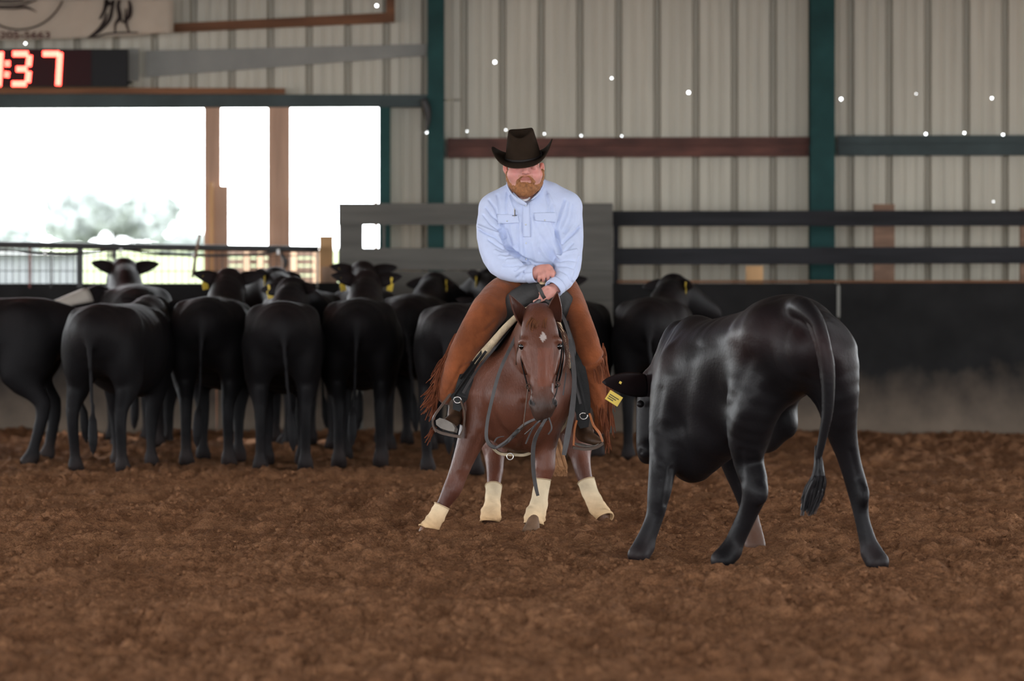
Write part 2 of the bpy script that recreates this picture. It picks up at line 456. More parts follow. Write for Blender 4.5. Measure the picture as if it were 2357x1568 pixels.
# dirt floor ---------------------------------------------------------
HOOVES = [(985, 1222, .10), (1222, 1224, .12), (1130, 1206, .12), (1388, 1198, .12), (1475, 1282, .12), (1672, 1293, .12), (2015, 1300, .12), (1737, 1260, .11)]
def floor_height(x, y):
    wx = x+.05*noise2(x, y, 3.1, 5); wy = y+.08*noise2(x, y, 2.3, 6)
    n1 = noise2(wx, wy, 1.2, 1); n2 = noise2(wx, wy, 3.4, 2); n3 = noise2(wx, wy, 8.0, 3)
    n4 = noise2(wx, wy, 18.0, 4); n5 = noise2(x, y, 38.0, 8)
    rid = 1-np.abs(n2); rid3 = 1-np.abs(n3)
    n6 = noise2(x, y, 64.0, 9)
    h = .034*n1+.052*(rid-.5)+.026*(rid3-.5)+.030*(np.abs(n4)-.3)*(.6+.7*np.clip(n1+n2, -.5, 1))+.019*(np.abs(n5)-.3)+.0055*n6
    # hoof pits: cell noise
    cs = .55; ix = np.floor(x/cs); iy = np.floor(y/cs); z0 = np.zeros_like(ix)
    for dx in (-1, 0, 1):
        for dy in (-1, 0, 1):
            cx = (ix+dx+.5+.45*_hash(ix+dx, iy+dy, z0, 11))*cs; cy = (iy+dy+.5+.45*_hash(ix+dx, iy+dy, z0, 12))*cs
            rr = .07+.05*_hash(ix+dx, iy+dy, z0, 13); dd = np.sqrt((x-cx)**2+((y-cy)*.75)**2)/np.maximum(rr, .04)
            h = h-.085*np.exp(-dd*dd*1.6)*(_hash(ix+dx, iy+dy, z0, 14) > -.35)+.016*np.exp(-((dd-1.35)/.35)**2)
    return h
def build_floor():
    sy = np.concatenate([np.array([-12., -4, 4, 9, 12, 13.4]), np.arange(14.2, 22., .0165), np.arange(22., 27., .017), np.arange(27., 37.6, .036), np.array([38.2, 39.2, 40.0])])
    sc = np.concatenate([np.array([-2.4, -1.1, -.55, -.30, -.21]), np.linspace(-.165, .165, 560), np.array([.21, .30, .55, 1.1, 2.4])])
    Yg, Sg = np.meshgrid(sy, sc, indexing='ij')
    Xg = Sg*np.maximum(Yg, 14.2)
    Z = floor_height(Xg.ravel(), Yg.ravel()).reshape(Xg.shape)
    fine = (np.abs(Sg) < .18) & (Yg > 14) & (Yg < 37.7)
    Z = np.where(fine, Z, 0.0)-.012
    for hx, hy, r in HOOVES:
        p = P(hx, hy, FPX*CAMH/(hy-HORIZON)); d2 = ((Xg-p[0])**2+((Yg-p[1])*.8)**2)/(r*r)
        Z = Z*(1-.85*np.exp(-d2*.45))-.018*np.exp(-d2*1.2)
    r, c = Xg.shape; v = np.stack([Xg, Yg, Z], 2).reshape(-1, 3)
    i = np.arange(r-1)[:, None]*c+np.arange(c-1)[None, :]
    f = np.stack([i, i+1, i+c+1, i+c], 2).reshape(-1, 4)
    tag(obj('floor', v, f, M['arena_dirt']), 'churned brown dirt arena floor', kind='structure')
    # loose crumbs of dirt
    rs = np.random.RandomState(21); N = 42000
    Y = 15.5+rs.rand(N)**.8*15.0; S_ = rs.uniform(-.135, .135, N); Xc = S_*Y
    zi = np.interp
    hh = floor_height(Xc, Y); keep = rs.rand(N) < np.clip(.55+1.2*noise2(Xc, Y, 2.2, 31), .05, 1); Xc, Y, hh = Xc[keep], Y[keep], hh[keep]; N = len(Xc)
    for hx, hy, r_ in HOOVES:
        p = P(hx, hy, FPX*CAMH/(hy-HORIZON)); d2 = ((Xc-p[0])**2+((Y-p[1])*.8)**2)/(r_*r_)
        hh = hh*(1-.85*np.exp(-d2*.45))-.018*np.exp(-d2*1.2)
    sz = .0035+.011*rs.rand(N)**3.2
    g = (1+5**.5)/2; ico = np.array([(-1, g, 0), (1, g, 0), (-1, -g, 0), (1, -g, 0), (0, -1, g), (0, 1, g), (0, -1, -g), (0, 1, -g), (g, 0, -1), (g, 0, 1), (-g, 0, -1), (-g, 0, 1)])/1.9
    fi = np.array([(0, 11, 5), (0, 5, 1), (0, 1, 7), (0, 7, 10), (0, 10, 11), (1, 5, 9), (5, 11, 4), (11, 10, 2), (10, 7, 6), (7, 1, 8), (3, 9, 4), (3, 4, 2), (3, 2, 6), (3, 6, 8), (3, 8, 9), (4, 9, 5), (2, 4, 11), (6, 2, 10), (8, 6, 7), (9, 8, 1)])
    jit = 1+.35*rs.uniform(-1, 1, (N, 12, 1)); sq = rs.uniform(.7, 1.3, (N, 1, 3))
    V = ico[None]*jit*sq*sz[:, None, None]+np.stack([Xc, Y, hh-.012+sz*.35], 1)[:, None, :]
    Fc = (fi[None]+np.arange(N)[:, None, None]*12).reshape(-1, 3)
    tag(obj('dirt_crumbs', V.reshape(-1, 3), Fc, M['arena_dirt']), 'loose crumbs of brown dirt strewn over the arena floor', 'dirt', kind='stuff')
build_floor()

# ribbed metal wall ---------------------------------------------------
PITCH = .3155; X0 = XW(1059, YW)
PROF = [(0, 0), (.010, .045), (.052, .045), (.062, 0), (.135, 0), (.143, .006), (.160, .006), (.168, 0), (.222, 0), (.230, .006), (.247, .006), (.255, 0)]
HOLES = [(1139, 143, .0105), (1408, 180, .006), (1585, 213, .0105), (1936, 228, .010), (2109, 216, .010), (2284, 226, .009), (867, 13, .010),
         (983, 304, .009), (1163, 299, .007), (1075, 302, .005), (1253, 308, .005), (1338, 312, .005), (2132, 308, .008), (2221, 306, .007),
         (2309, 310, .008), (2287, 464, .005), (1432, 313, .0045), (57, 100, .008)]
HW = [(XW(a, YW), ZW(b, YW), r) for a, b, r in HOLES]
def wall_panel_mesh(xa, xb, z0, z1, holes):
    xs = []
    k = math.floor((xa-X0)/PITCH)-1
    while X0+k*PITCH < xb+PITCH:
        xs += [(X0+k*PITCH+a, b) for a, b in PROF]; k += 1
    xs = [q for q in xs if xa <= q[0] <= xb]
    mb = MB()
    for (x1, d1), (x2, d2) in zip(xs[:-1], xs[1:]):
        hs = sorted([h for h in holes if x1 <= h[0] < x2 and z0 < h[1] < z1], key=lambda h: h[1])
        zc = z0
        for hx, hz, hr in hs:
            hr = min(hr, (x2-x1)*.46); s = hr*1.08
            cx = min(max(hx, x1+s), x2-s)
            if x2-x1 < 2*s+1e-4: cx = (x1+x2)/2
            def pt(x, z): return (x, YW+d1+(d2-d1)*(x-x1)/(x2-x1), z)
            za, zb = hz-s, hz+s
            mb.add([pt(x1, zc), pt(x2, zc), pt(x2, za), pt(x1, za)], [(0, 1, 2, 3)])
            mb.add([pt(x1, za), pt(cx-s, za), pt(cx-s, zb), pt(x1, zb)], [(0, 1, 2, 3)])
            mb.add([pt(cx+s, za), pt(x2, za), pt(x2, zb), pt(cx+s, zb)], [(0, 1, 2, 3)])
            o = []; r = []
            for q in range(8):
                an = math.pi/4*q; c, sn = math.cos(an), math.sin(an); m = max(abs(c), abs(sn))
                o.append(pt(cx+s*c/m, hz+s*sn/m)); r.append(pt(cx+hr*c, hz+hr*sn))
            mb.add(o+r, [(q, (q+1) % 8, 8+(q+1) % 8, 8+q) for q in range(8)])
            zc = zb
        mb.add([(x1, YW+d1, zc), (x2, YW+d2, zc), (x2, YW+d2, z1), (x1, YW+d1, z1)], [(0, 1, 2, 3)])
    return mb
wall = empty('wall_back', (0, YW, 0)); wall['kind'] = 'structure'; wall['label'] = 'ribbed cream metal wall closing the end of the arena'
ZTOP = 3.53; ZHEAD = ZW(232, YW); XJ = XW(884, YW)
xa = X0-9*PITCH*3
while xa < 8.0:
    xb = xa+3*PITCH
    segs = []
    if xb <= XJ: segs = [(xa, xb, ZHEAD, ZTOP)]
    elif xa < XJ: segs = [(xa, xb, ZHEAD, ZTOP), (XJ-.01, xb, -.02, ZHEAD+.01)]
    else: segs = [(xa, xb, -.02, ZTOP)]
    for s in segs:
        mb = wall_panel_mesh(s[0]-.001, s[1]+.001, s[2], s[3], HW)
        if mb.n: part('wall_panel', mb, M['wall_metal'], wall)
    xa = xb
# roof ----------------------------------------------------------------
RX = 17.0; ZS = 2.6; YL = 36.7; ZL = 3.54; XS = 5.6
mb = MB()
def roofslab(a, b, x0, x1):
    (ya, za), (yb, zb) = a, b
    v = [(x0, ya, za), (x1, ya, za), (x1, yb, zb), (x0, yb, zb)]; v2 = [(x, y, z+.12) for x, y, z in v]
    mb.add(v+v2, [(0, 3, 2, 1), (4, 5, 6, 7), (0, 1, 5, 4), (1, 2, 6, 5), (2, 3, 7, 6), (3, 0, 4, 7)])
def rz(y): return float(np.interp(y, [-9, 14.4, YL], [5.4, 7.6, 5.9]))
STRIPS = [(4.0, .9), (11.0, .9), (19.0, .9), (26.5, .9)]      # gaps added to let in skylight, in both side thirds of the roof
ya = -9.0
for y, w in STRIPS+[(YL, 0)]:
    yb = y
    if ya < 14.4 < yb: roofslab((ya, rz(ya)), (14.4, rz(14.4)), -RX, RX); roofslab((14.4, rz(14.4)), (yb, rz(yb)), -RX, RX)
    else: roofslab((ya, rz(ya)), (yb, rz(yb)), -RX, RX)
    if w:
        roofslab((y, rz(y)), (y+w, rz(y+w)), -XS, XS)
    ya = y+w
roofslab((YL, ZL), (YW+.6, ZL-.02), -RX, RX)                             # unseen low roof and fascia added to shade the upper back wall
mb.box((-RX, YL-.06, ZL-.0), (RX, YL, rz(YL)+.1))
sobj('ceiling', mb, M['roof_metal'], 'metal arena roof with added daylight gaps and a low end bay added for shade', kind='structure')
for sx_, nm in ((-1, 'added_wall_left'), (1, 'added_wall_right')):  # unseen upper side walls added to keep the incoming daylight low
    b = MB(); yy = [-9, 14.4, YL]
    b.add([(sx_*RX, y, z) for y in yy for z in (ZS, rz(y))], [(0, 1, 3, 2), (2, 3, 5, 4)])
    b.add([(sx_*RX, YL, 0), (sx_*RX, YW+.1, 0), (sx_*RX, YW+.1, ZL), (sx_*RX, YL, ZL)], [(0, 1, 2, 3)])
    sobj(nm, b, M['roof_metal'], 'metal side wall added above the open arena side to limit daylight', kind='structure')
portal((-RX, 13.8, ZS/2), (0, -math.pi/2, 0), ZS, 45.6)
portal((RX, 13.8, ZS/2), (0, math.pi/2, 0), ZS, 45.6)
portal((0, -9, 2.7), (math.pi/2, 0, 0), 34, 5.4)
for y, w in STRIPS:
    for sg in (-1, 1): portal((sg*(RX+XS)/2, y+w/2, rz(y+w/2)+.08), (0, 0, 0), RX-XS, w+.1)
portal((XW(300, YW)-1.2, YW, 1.35), (-math.pi/2, 0, 0), 7.0, 2.6)

# steel frame ---------------------------------------------------------
def hcol(xl, xr, y, z1, lab):
    xa, xb = XW(xl, y), XW(xr, y); m = (xa+xb)/2
    o = empty('steel_column', (m, y+.12, 0), lab, 'column', 'teal steel columns of the back wall')
    b = MB(); b.box((xa, y, 0), (xb, y+.012, z1)); part('flange', b, M['teal_steel'], o)
    b = MB(); b.box((m-.006, y+.012, 0), (m+.006, y+.22, z1)); part('web', b, M['teal_steel'], o)
    b = MB(); b.box((xa, y+.22, 0), (xb, y+.232, z1)); part('flange', b, M['teal_steel'], o)
hcol(984, 1022, 38.7, 3.54, 'teal steel column behind the rider, left end of the rust red girt')
hcol(1866, 1922, 38.6, 3.54, 'wide teal steel column between the rust girt and the teal girt')
def girt(x0, x1, yt0, yb0, yt1, yb1, mt, lab, Y=38.82):
    o = empty('wall_girt', (XW((x0+x1)/2, Y), Y, ZW(yb0, Y)), lab, 'girt')
    p = [XW(x0, Y), XW(x1, Y)]; zt = [ZW(yt0, Y), ZW(yt1, Y)]; zb = [ZW(yb0, Y), ZW(yb1, Y)]
    def plate(y0, y1, za, zb_):   # za,zb_: pairs
        b = MB(); b.add([(p[0], y0, za[0]), (p[1], y0, za[1]), (p[1], y1, za[1]), (p[0], y1, za[0]), (p[0], y0, zb_[0]), (p[1], y0, zb_[1]), (p[1], y1, zb_[1]), (p[0], y1, zb_[0])],
                        [(0, 3, 2, 1), (4, 5, 6, 7), (0, 1, 5, 4), (1, 2, 6, 5), (2, 3, 7, 6), (3, 0, 4, 7)]); return b
    part('web', plate(Y, Y+.006, zb, zt), mt, o)
    part('upper_lip', plate(Y-.05, Y, [zt[0]-.055, zt[1]-.055], zt), mt, o)
    part('lower_flange', plate(Y-.02, Y+.16, [zb[0]-.005, zb[1]-.005], [zb[0]+.006, zb[1]+.006]), mt, o)
    part('upper_flange', plate(Y-.05, Y+.16, zt, [zt[0]+.006, zt[1]+.006]), mt, o)
girt(1030, 1862, 320, 362, 317, 358, M['rust_steel'], 'long rust red wall girt behind the brown hat')
girt(1928, 2420, 314, 357, 313, 356, M['grey_teal'], 'teal grey wall girt at the right edge of the picture')
def beam(name, pts, Y, mt, lab, cat, dep=.12, kind=None):
    (x0, a0, b0), (x1, a1, b1) = pts; b = MB()
    X = [XW(x0, Y), XW(x1, Y)]; v = []
    for y in (Y, Y+dep):
        v += [(X[0], y, ZW(b0, Y)), (X[1], y, ZW(b1, Y)), (X[1], y, ZW(a1, Y)), (X[0], y, ZW(a0, Y))]
    b.add(v, [(0, 1, 2, 3), (4, 7, 6, 5), (0, 4, 5, 1), (1, 5, 6, 2), (2, 6, 7, 3), (3, 7, 4, 0)])
    return sobj(name, b, mt, lab, cat, kind=kind)
beam('header_beam', [(-900, 214, 253), (985, 218, 246)], 38.75, M['grey_teal'], 'blue grey steel header beam over the bright opening', 'beam', .2)
beam('timber_board', [(-900, 198, 214), (655, 203, 216)], 38.7, M['brown_board'], 'brown timber board lying along the header beam', 'board', .09)
beam('timber_board', [(401, 54, 74), (908, 28, 51)], 38.85, M['brown_board'], 'brown timber rail sloping up beside the banner', 'board', .06)
beam('timber_board', [(889, -8, 28), (908, -8, 28)], 38.85, M['brown_board'], 'short upright brown timber at the end of the sloping rail', 'board', .06)
beam('wall_shadow_strip', [(336, 117, 178), (982, 101, 128)], 38.94, M['grey_strip'], 'grey strip imitating a shadow band on the wall above the opening', 'shadow strip', .012)  # solid grey strip standing in for a shadow band on the wall
beam('wall_shadow_strip', [(296, 112, 186), (320, 112, 186)], 38.94, M['grey_strip'], 'small upright grey shadow strip right beside the red clock', 'shadow strip', .012)  # upright end of the same shadow, built as a grey strip
beam('window_jamb', [(872, 240, 1000), (898, 240, 1000)], 38.8, M['teal_steel'], 'teal steel jamb at the right side of the opening', 'jamb', .15)
beam('timber_post', [(470, 246, 990), (507, 246, 990)], 38.75, M['post_wood'], 'narrow timber post standing left in the bright opening', 'post', .1)
beam('timber_post', [(483, 428, 990), (525, 428, 990)], 38.62, M['post_wood'], 'short timber board nailed to the narrow post', 'post', .04)
beam('timber_post', [(482, 420, 990), (491, 420, 990)], 38.55, M['fresh_wood'], 'thin pale batten on the short timber board', 'batten', .04)
beam('timber_post', [(617, 246, 990), (667, 246, 990)], 38.75, M['post_wood'], 'wide timber post standing right in the bright opening', 'post', .1)
beam('timber_post', [(862, 302, 990), (869, 302, 990)], 39.3, M['post_wood'], 'thin timber edge just inside the teal jamb', 'post', .03)
# purlin hook where the header meets the column
b = MB(); b.tube(PL([(975, 228, 38.66), (982, 250, 38.66), (985, 280, 38.66), (981, 305, 38.66)]), [.03, .035, .02, .006], 8, 3)
sobj('cable_bundle', b, M['black_pipe'], 'dark drooping cable bundle at the end of the header beam', 'cable', smooth=True)

# arena fence ---------------------------------------------------------
fence = empty('arena_fence', (0, YF, 0), 'low black plywood arena fence with two black rails above on the right', 'fence')
zply = 1.19; sx = XW(1930, YF)
k = -5
while k <= 3:
    xa = sx+k*2.44+.004; xb = sx+(k+1)*2.44-.004
    b = MB(); b.box((xa, YF, -.03), (xb, YF+.02, zply-(.006 if k % 2 else .0))); part('plywood_panel', b, M['black_plywood'], fence)
    k += 1
b = MB(); b.box((sx-.012, YF-.006, zply-.27), (sx+.012, YF, zply-.02)); part('joint_strip', b, M['grey_strip'], fence)
b = MB(); b.box((XW(1420, YF), YF-.01, zply), (XW(2600, YF), YF+.07, zply+.018)); part('cap_board', b, M['brown_board'], fence)
for (a0, b0, a1, b1) in ((486, 521, 484, 520), (571, 610, 567, 606)):
    v = []; b = MB()
    for y in (YF-.02, YF+.02):
        v += [(XW(1405, YF), y, ZW(b0, YF)), (XW(2600, YF), y, ZW(b1, YF)), (XW(2600, YF), y, ZW(a1, YF)), (XW(1405, YF), y, ZW(a0, YF))]
    b.add(v, [(0, 1, 2, 3), (4, 7, 6, 5), (0, 4, 5, 1), (1, 5, 6, 2), (2, 6, 7, 3), (3, 7, 4, 0)]); part('rail', b, M['black_rail'], fence)
for (x0, x1, yt, mt) in ((2012, 2060, 470, 'old_wood'), (1718, 1757, 612, 'fresh_wood'), (2350, 2392, 480, 'old_wood'), (1412, 1424, 488, 'black_rail')):
    b = MB(); b.box((XW(x0, YF), YF+.025, -.02), (XW(x1, YF), YF+.12, ZW(yt, YF))); part('post', b, M[mt], fence)
# plank gate
YG = 37.25
gate = empty('plank_gate', (XW(1095, YG), YG, 0), 'grey plank gate behind the rider, wide boards with open gaps', 'gate')
for (x0, x1, y0, y1, dy) in ((779, 1410, 468, 518, 0), (779, 1412, 571, 622, .003), (781, 1409, 625, 690, 0), (780, 1411, 694, 760, .002), (780, 1410, 764, 830, 0)):
    b = MB(); b.box((XW(x0, YG), YG+dy, ZW(y1, YG)), (XW(x1, YG), YG+dy+.035, ZW(y0, YG))); part('plank', b, M['grey_plank'], gate)
for (x0, x1) in ((780, 835), (1338, 1411)):
    b = MB(); b.box((XW(x0, YG), YG+.04, 0), (XW(x1, YG), YG+.08, ZW(469, YG))); part('upright_board', b, M['grey_plank'], gate)
b = MB(); b.box((XW(880, YG), YG+.04, 0), (XW(886, YG), YG+.08, ZW(469, YG))); part('upright_board', b, M['grey_plank'], gate)
# wire panel fence on the left
wf = empty('wire_fence', (XW(360, YF), YF, zply), 'black wire mesh fence with pipe top rail above the plywood on the left', 'fence')
b = MB(); b.tube(PL([(-900, 550, YF), (0, 563, YF), (300, 568, YF), (734, 574, YF)]), .026, 8, 4); part('top_rail', b, M['black_pipe'], wf, True)
x = -860; src = None
while x < 733:
    zt = ZW(567, YF); p = (XW(x, YF), YF, zply-.02)
    if src is None:
        b = MB(); b.tube([(p[0], YF, p[2]), (p[0], YF, zt)], .0032, 5, 1); src = part('wire', b, M['black_pipe'], wf, True); x_first = p[0]
    else:
        share('wire', src, (p[0]-x_first, 0, 0), wf)
    x += 15.6
for yy in (586, 622):
    b = MB(); b.tube([P(-860, yy, YF), P(732, yy+3, YF)], .0035, 5, 1); part('cross_wire', b, M['black_pipe'], wf, True)
for (x0, x1, mt) in ((177, 191, 'black_pipe'), (66, 71, 'red_post'), (115, 119, 'black_pipe'), (264, 268, 'black_pipe'), (728, 733, 'grey_strip'), (646, 648, 'black_pipe')):
    b = MB(); b.box((XW(x0, YF), YF-.01, zply-.04), (XW(x1, YF), YF+.03, ZW(566, YF))); part('fence_post', b, M[mt], wf)
b = MB(); b.tube(PL([(-800, 566, 37.44), (-500, 573, 37.44), (-200, 568, 37.44), (0, 575, 37.44), (60, 580, 37.44), (103, 582, 37.44), (180, 583, 37.44), (275, 574, 37.44), (345, 582, 37.44), (440, 588, 37.44), (520, 588, 37.44), (600, 585, 37.44), (640, 577, 37.44)]), .011, 8, 5)
sobj('black_hose', b, M['black_pipe'], 'black hose sagging along the wire fence rail', 'hose', smooth=True)
mat('white_plastic', (.6, .6, .58), .5)
for n, (x, y) in enumerate(((103, 581), (278, 577), (445, 588), (640, 579))):
    b = MB(); b.box((XW(x-3, 37.4), 37.41, ZW(y+7, 37.4)), (XW(x+3, 37.4), 37.43, ZW(y-5, 37.4)))
    sobj('hose_clip', b, M['white_plastic'], 'small white clip on the hose, %s from the left' % ('first', 'second', 'third', 'fourth')[n], 'clip', 'white clips holding the hose')
b = MB(); b.tube(PL([(460, 538, 37.4), (452, 580, 37.4), (443, 640, 37.4)]), .012, 7, 2); sobj('leaning_stick', b, M['old_wood'], 'thin grey stick leaning against the wire fence', 'stick', smooth=True)
b = MB(); b.tube(PL([(647, 580, 37.42), (652, 592, 37.4), (657, 600, 37.4), (657, 612, 37.4), (652, 622, 37.42)]), [.006, .012, .02, .012, .005], 7, 3); sobj('rag', b, M['black_pipe'], 'black rag hanging on the wire fence near the pale post', 'rag', smooth=True)
YP = 37.7
b = MB(); b.box((XW(735, YP), YP, 0), (XW(766, YP), YP+.1, ZW(543, YP))); sobj('fence_post', b, M['fresh_wood'], 'pale new timber post between wire fence and plank gate', 'post')
b = MB(); b.box((XW(741, YP), YP-.14, 0), (XW(778, YP), YP-.1, ZW(614, YP))); sobj('timber_block', b, M['post_wood'], 'brown timber offcut in front of the pale post', 'board')

# clock ----------------------------------------------------------------
YC = 38.45
clock = empty('led_clock', (XW(100, YC), YC, ZW(202, YC)), 'black digital clock with glowing red figures on the header beam', 'clock')
b = MB(); b.box((XW(-260, YC), YC, ZW(200, YC)), (XW(293, YC), YC+.14, ZW(113, YC))); part('case', b, M['led_case'], clock)
b = MB(); b.box((XW(-252, YC), YC-.006, ZW(198, YC)), (XW(210, YC), YC, ZW(115, YC))); part('display_face', b, M['led_face'], clock)
b = MB(); b.tube(PL([(292, 192, YC+.05), (300, 190, YC+.05), (306, 193, YC+.05)]), [.02, .012, .006], 6, 2); part('cable', b, M['led_case'], clock, True)
def led_dots(segs):
    b = MB()
    for (xa, ya, xb, yb) in segs:
        L = math.hypot(xb-xa, yb-ya); n = max(2, int(L/4.6)+1); ux, uy = (xb-xa)/L, (yb-ya)/L
        for i in range(n):
            for o in (-3.3, 3.3):
                t = L*i/(n-1); x = xa+ux*t-uy*o; y = ya+uy*t+ux*o; c = P(x, y, YC-.010); r = .0105
                b.add([c+[r*math.cos(q*math.pi/4), 0, r*math.sin(q*math.pi/4)] for q in range(8)]+[c+[0, -.005, 0]], [(q, (q+1) % 8, 8) for q in range(8)])
    return b
part('digit', led_dots([(32, 124, 62, 124), (68, 130, 66, 150), (40, 159, 60, 159), (66, 167, 64, 187), (30, 193, 58, 193)]), M['led_on'], clock)
part('digit', led_dots([(101, 124, 134, 124), (138, 124, 134, 194)]), M['led_on'], clock)
part('digit', led_dots([(2, 122, -3, 196)]), M['led_on'], clock)
part('colon_dot', led_dots([(17, 143, 17, 150)]), M['led_on'], clock); part('colon_dot', led_dots([(16, 168, 15, 175)]), M['led_on'], clock)
# banner -----------------------------------------------------------------
YB = 38.55
ban = empty('banner', (XW(150, YB), YB, ZW(90, YB)), 'cream cloth banner with black drawings hanging above the clock', 'banner')
G = np.zeros((14, 40, 3))
for j in range(40):
    x = -300+j/39*698
    yb_ = np.interp(x, [-300, 0, 120, 250, 398], [93, 92, 90, 85, 74])
    for i in range(14):
        y = -2+(yb_+2)*i/13
        G[i, j] = P(x, y, YB)+np.array([0, .012*math.sin(x*.05)+.01*math.sin(x*.013+y*.03), 0])
b = MB(); b.sheet(G, .003); part('cloth', b, M['banner_cloth'], ban, True)
def ink(polys, name, mt='banner_ink'):
    b = MB()
    for pts, ws in polys:
        pp = [P(x, max(y, 0)+.02*(x % 7), YB-.028) for x, y in pts]
        hw = [w*YB/FPX/2 for w in ws] if not np.isscalar(ws) else ws*YB/FPX/2
        T = np.gradient(np.array(pp), axis=0)
        ac = [unit(np.cross(t, [0, 1, 0])) for t in T]
        b.ribbon(pp, hw, ac, .001, 3)
    part(name, b, M[mt], ban)
ring = [(44+108*math.cos(a), -40+108*math.sin(a)) for a in np.linspace(.39, 2.7, 24)]
ink([(ring, 4)], 'ring_print')
ink([([(-20, 18), (30, 20), (60, 17), (85, 28)], [3, 4, 6, 1]), ([(-20, 14), (40, 13), (85, -6)], [4, 5, 3]), ([(-20, 5), (30, 6), (70, -10)], [4, 4, 2]), ([(-20, -3), (20, -2), (55, -16)], [3, 4, 2])], 'hair_print')
ink([([(250, -30), (246, 5), (240, 25), (232, 40), (228, 44)], [10, 12, 8, 6, 2]), ([(262, -20), (258, 20), (252, 45), (232, 70), (213, 84)], [6, 8, 9, 6, 3]), ([(246, 30), (240, 48), (228, 66), (205, 86)], [4, 7, 6, 4]),
     ([(275, -30), (272, 15), (276, 40), (266, 55), (265, 76)], [8, 9, 10, 6, 4]), ([(296, -10), (300, 15), (298, 35), (290, 50), (297, 74)], [5, 9, 11, 7, 4]), ([(278, 42), (284, 52), (288, 44), (290, 20)], [4, 4, 4, 4]),
     ([(200, 87), (225, 84), (245, 78), (280, 75), (318, 75)], [2, 4, 4, 4, 3]), ([(240, 0), (252, 10), (262, -5)], [5, 8, 5])], 'horse_and_rider_print')
def text_part(txt, x, y, hpx, Y, mt, parent, name):
    cu = bpy.data.curves.new(name, 'FONT'); cu.body = txt; cu.size = 1.0; cu.extrude = .002; cu.offset = .018
    t = bpy.data.objects.new(name, cu); COL.objects.link(t)
    dg = bpy.context.evaluated_depsgraph_get(); me = bpy.data.meshes.new_from_object(t.evaluated_get(dg)); bpy.data.objects.remove(t)
    v = np.array([q.co[:] for q in me.vertices]); s = hpx*Y/FPX/.69
    c = P(x, y, Y); w = np.stack([c[0]+v[:, 0]*s*1.42, np.full(len(v), Y)-v[:, 2]*s*.05, c[2]+v[:, 1]*s], 1)
    f = [tuple(q.vertices) for q in me.polygons]; bpy.data.meshes.remove(me)
    return obj(name, w, f, mt, parent, False)
text_part('-205-5663', -11, 88, 15, YB-.03, M['banner_text'], ban, 'phone_number_print')

# outside ------------------------------------------------------------------
b = MB(); b.add([(-900, YW+.3, -.05), (900, YW+.3, -.05), (900, 1800, -.05), (-900, 1800, -.05)], [(0, 1, 2, 3)])
sobj('ground_outside', b, M['grass_far'], 'pale green pasture outside the opening', kind='structure')
def far_tree(x0, x1, ytop, Y, seed, lab):
    rs = np.random.RandomState(seed)
    cx = XW((x0+x1)/2, Y); w = (XW(x1, Y)-XW(x0, Y))/2; h = ZW(ytop, Y)
    root = empty('field_tree', (cx, Y, 0), lab, 'tree', 'trees out in the pasture')
    b = MB(); b.tube([(cx, Y, -.1), (cx+.2, Y, h*.35), (cx-.1, Y, h*.7)], [w*.06, w*.05, w*.02], 8, 3); part('trunk', b, M['bark_far'], root, True)
    blobs = [(rs.uniform(-.75, .75), rs.uniform(-.6, .6), rs.uniform(.30, .8)) for _ in range(26)]
    b = MB()
    for bx, by, bz in blobs:
        lim = math.sqrt(max(0, 1-bx*bx*.9)); c = np.array([cx+bx*w, Y+by*w, h*(.15+bz*.72*lim)]); r = w*.30
        n = 260; d = rs.randn(n, 3); d /= np.linalg.norm(d, axis=1, keepdims=True); d *= rs.uniform(.6, 1.0, (n, 1))
        for q in d:
            p = c+q*r*np.array([1, 1, .8]); s = w*.045; u = rs.randn(3)*s; t = rs.randn(3)*s
            b.add([p-u, p+t, p+u, p-t], [(0, 1, 2, 3)])
    tag(part('foliage', b, M['leaf_haze'], root), kind='stuff')
far_tree(95, 420, 392, 420, 3, 'large pale hazy rounded tree out in the pasture')
far_tree(-260, 90, 520, 600, 5, 'low distant tree at the left edge of the opening')
far_tree(360, 520, 528, 640, 8, 'low distant tree behind the large pasture tree')
# shed and pens seen through the wire
sh = empty('field_shed', (XW(70, 70), 70, 0), 'low pale metal shed beyond the wire fence', 'shed')
YS = 70
for i in range(7):
    b = MB(); xa = XW(-150+i*47, YS); b.box((xa, YS, 0), (XW(-150+i*47+46, YS), YS+.05, ZW(588, YS))); part('shed_panel', b, M['shed_metal'], sh)
b = MB(); b.box((XW(-155, YS), YS-.1, ZW(588, YS)), (XW(180, YS), YS+4, ZW(585, YS))); part('shed_roof', b, M['shed_metal'], sh)
pen = empty('timber_pen', (XW(640, 46), 46, 0), 'pinkish timber cattle pen outside behind the wire fence', 'pen')
for i, (x0, x1, y0, y1) in enumerate(((525, 735, 578, 592), (525, 735, 596, 610), (525, 735, 614, 632), (525, 735, 636, 660))):
    b = MB(); b.box((XW(x0, 46), 46, ZW(y1, 46)), (XW(x1, 46), 46.04, ZW(y0, 46))); part('pen_rail', b, M['pen_board'], pen)
for x0 in (560, 592, 668, 722):
    b = MB(); b.box((XW(x0, 46), 45.9, 0), (XW(x0+16, 46), 46, ZW(574, 46))); part('pen_post', b, M['post_wood'], pen)
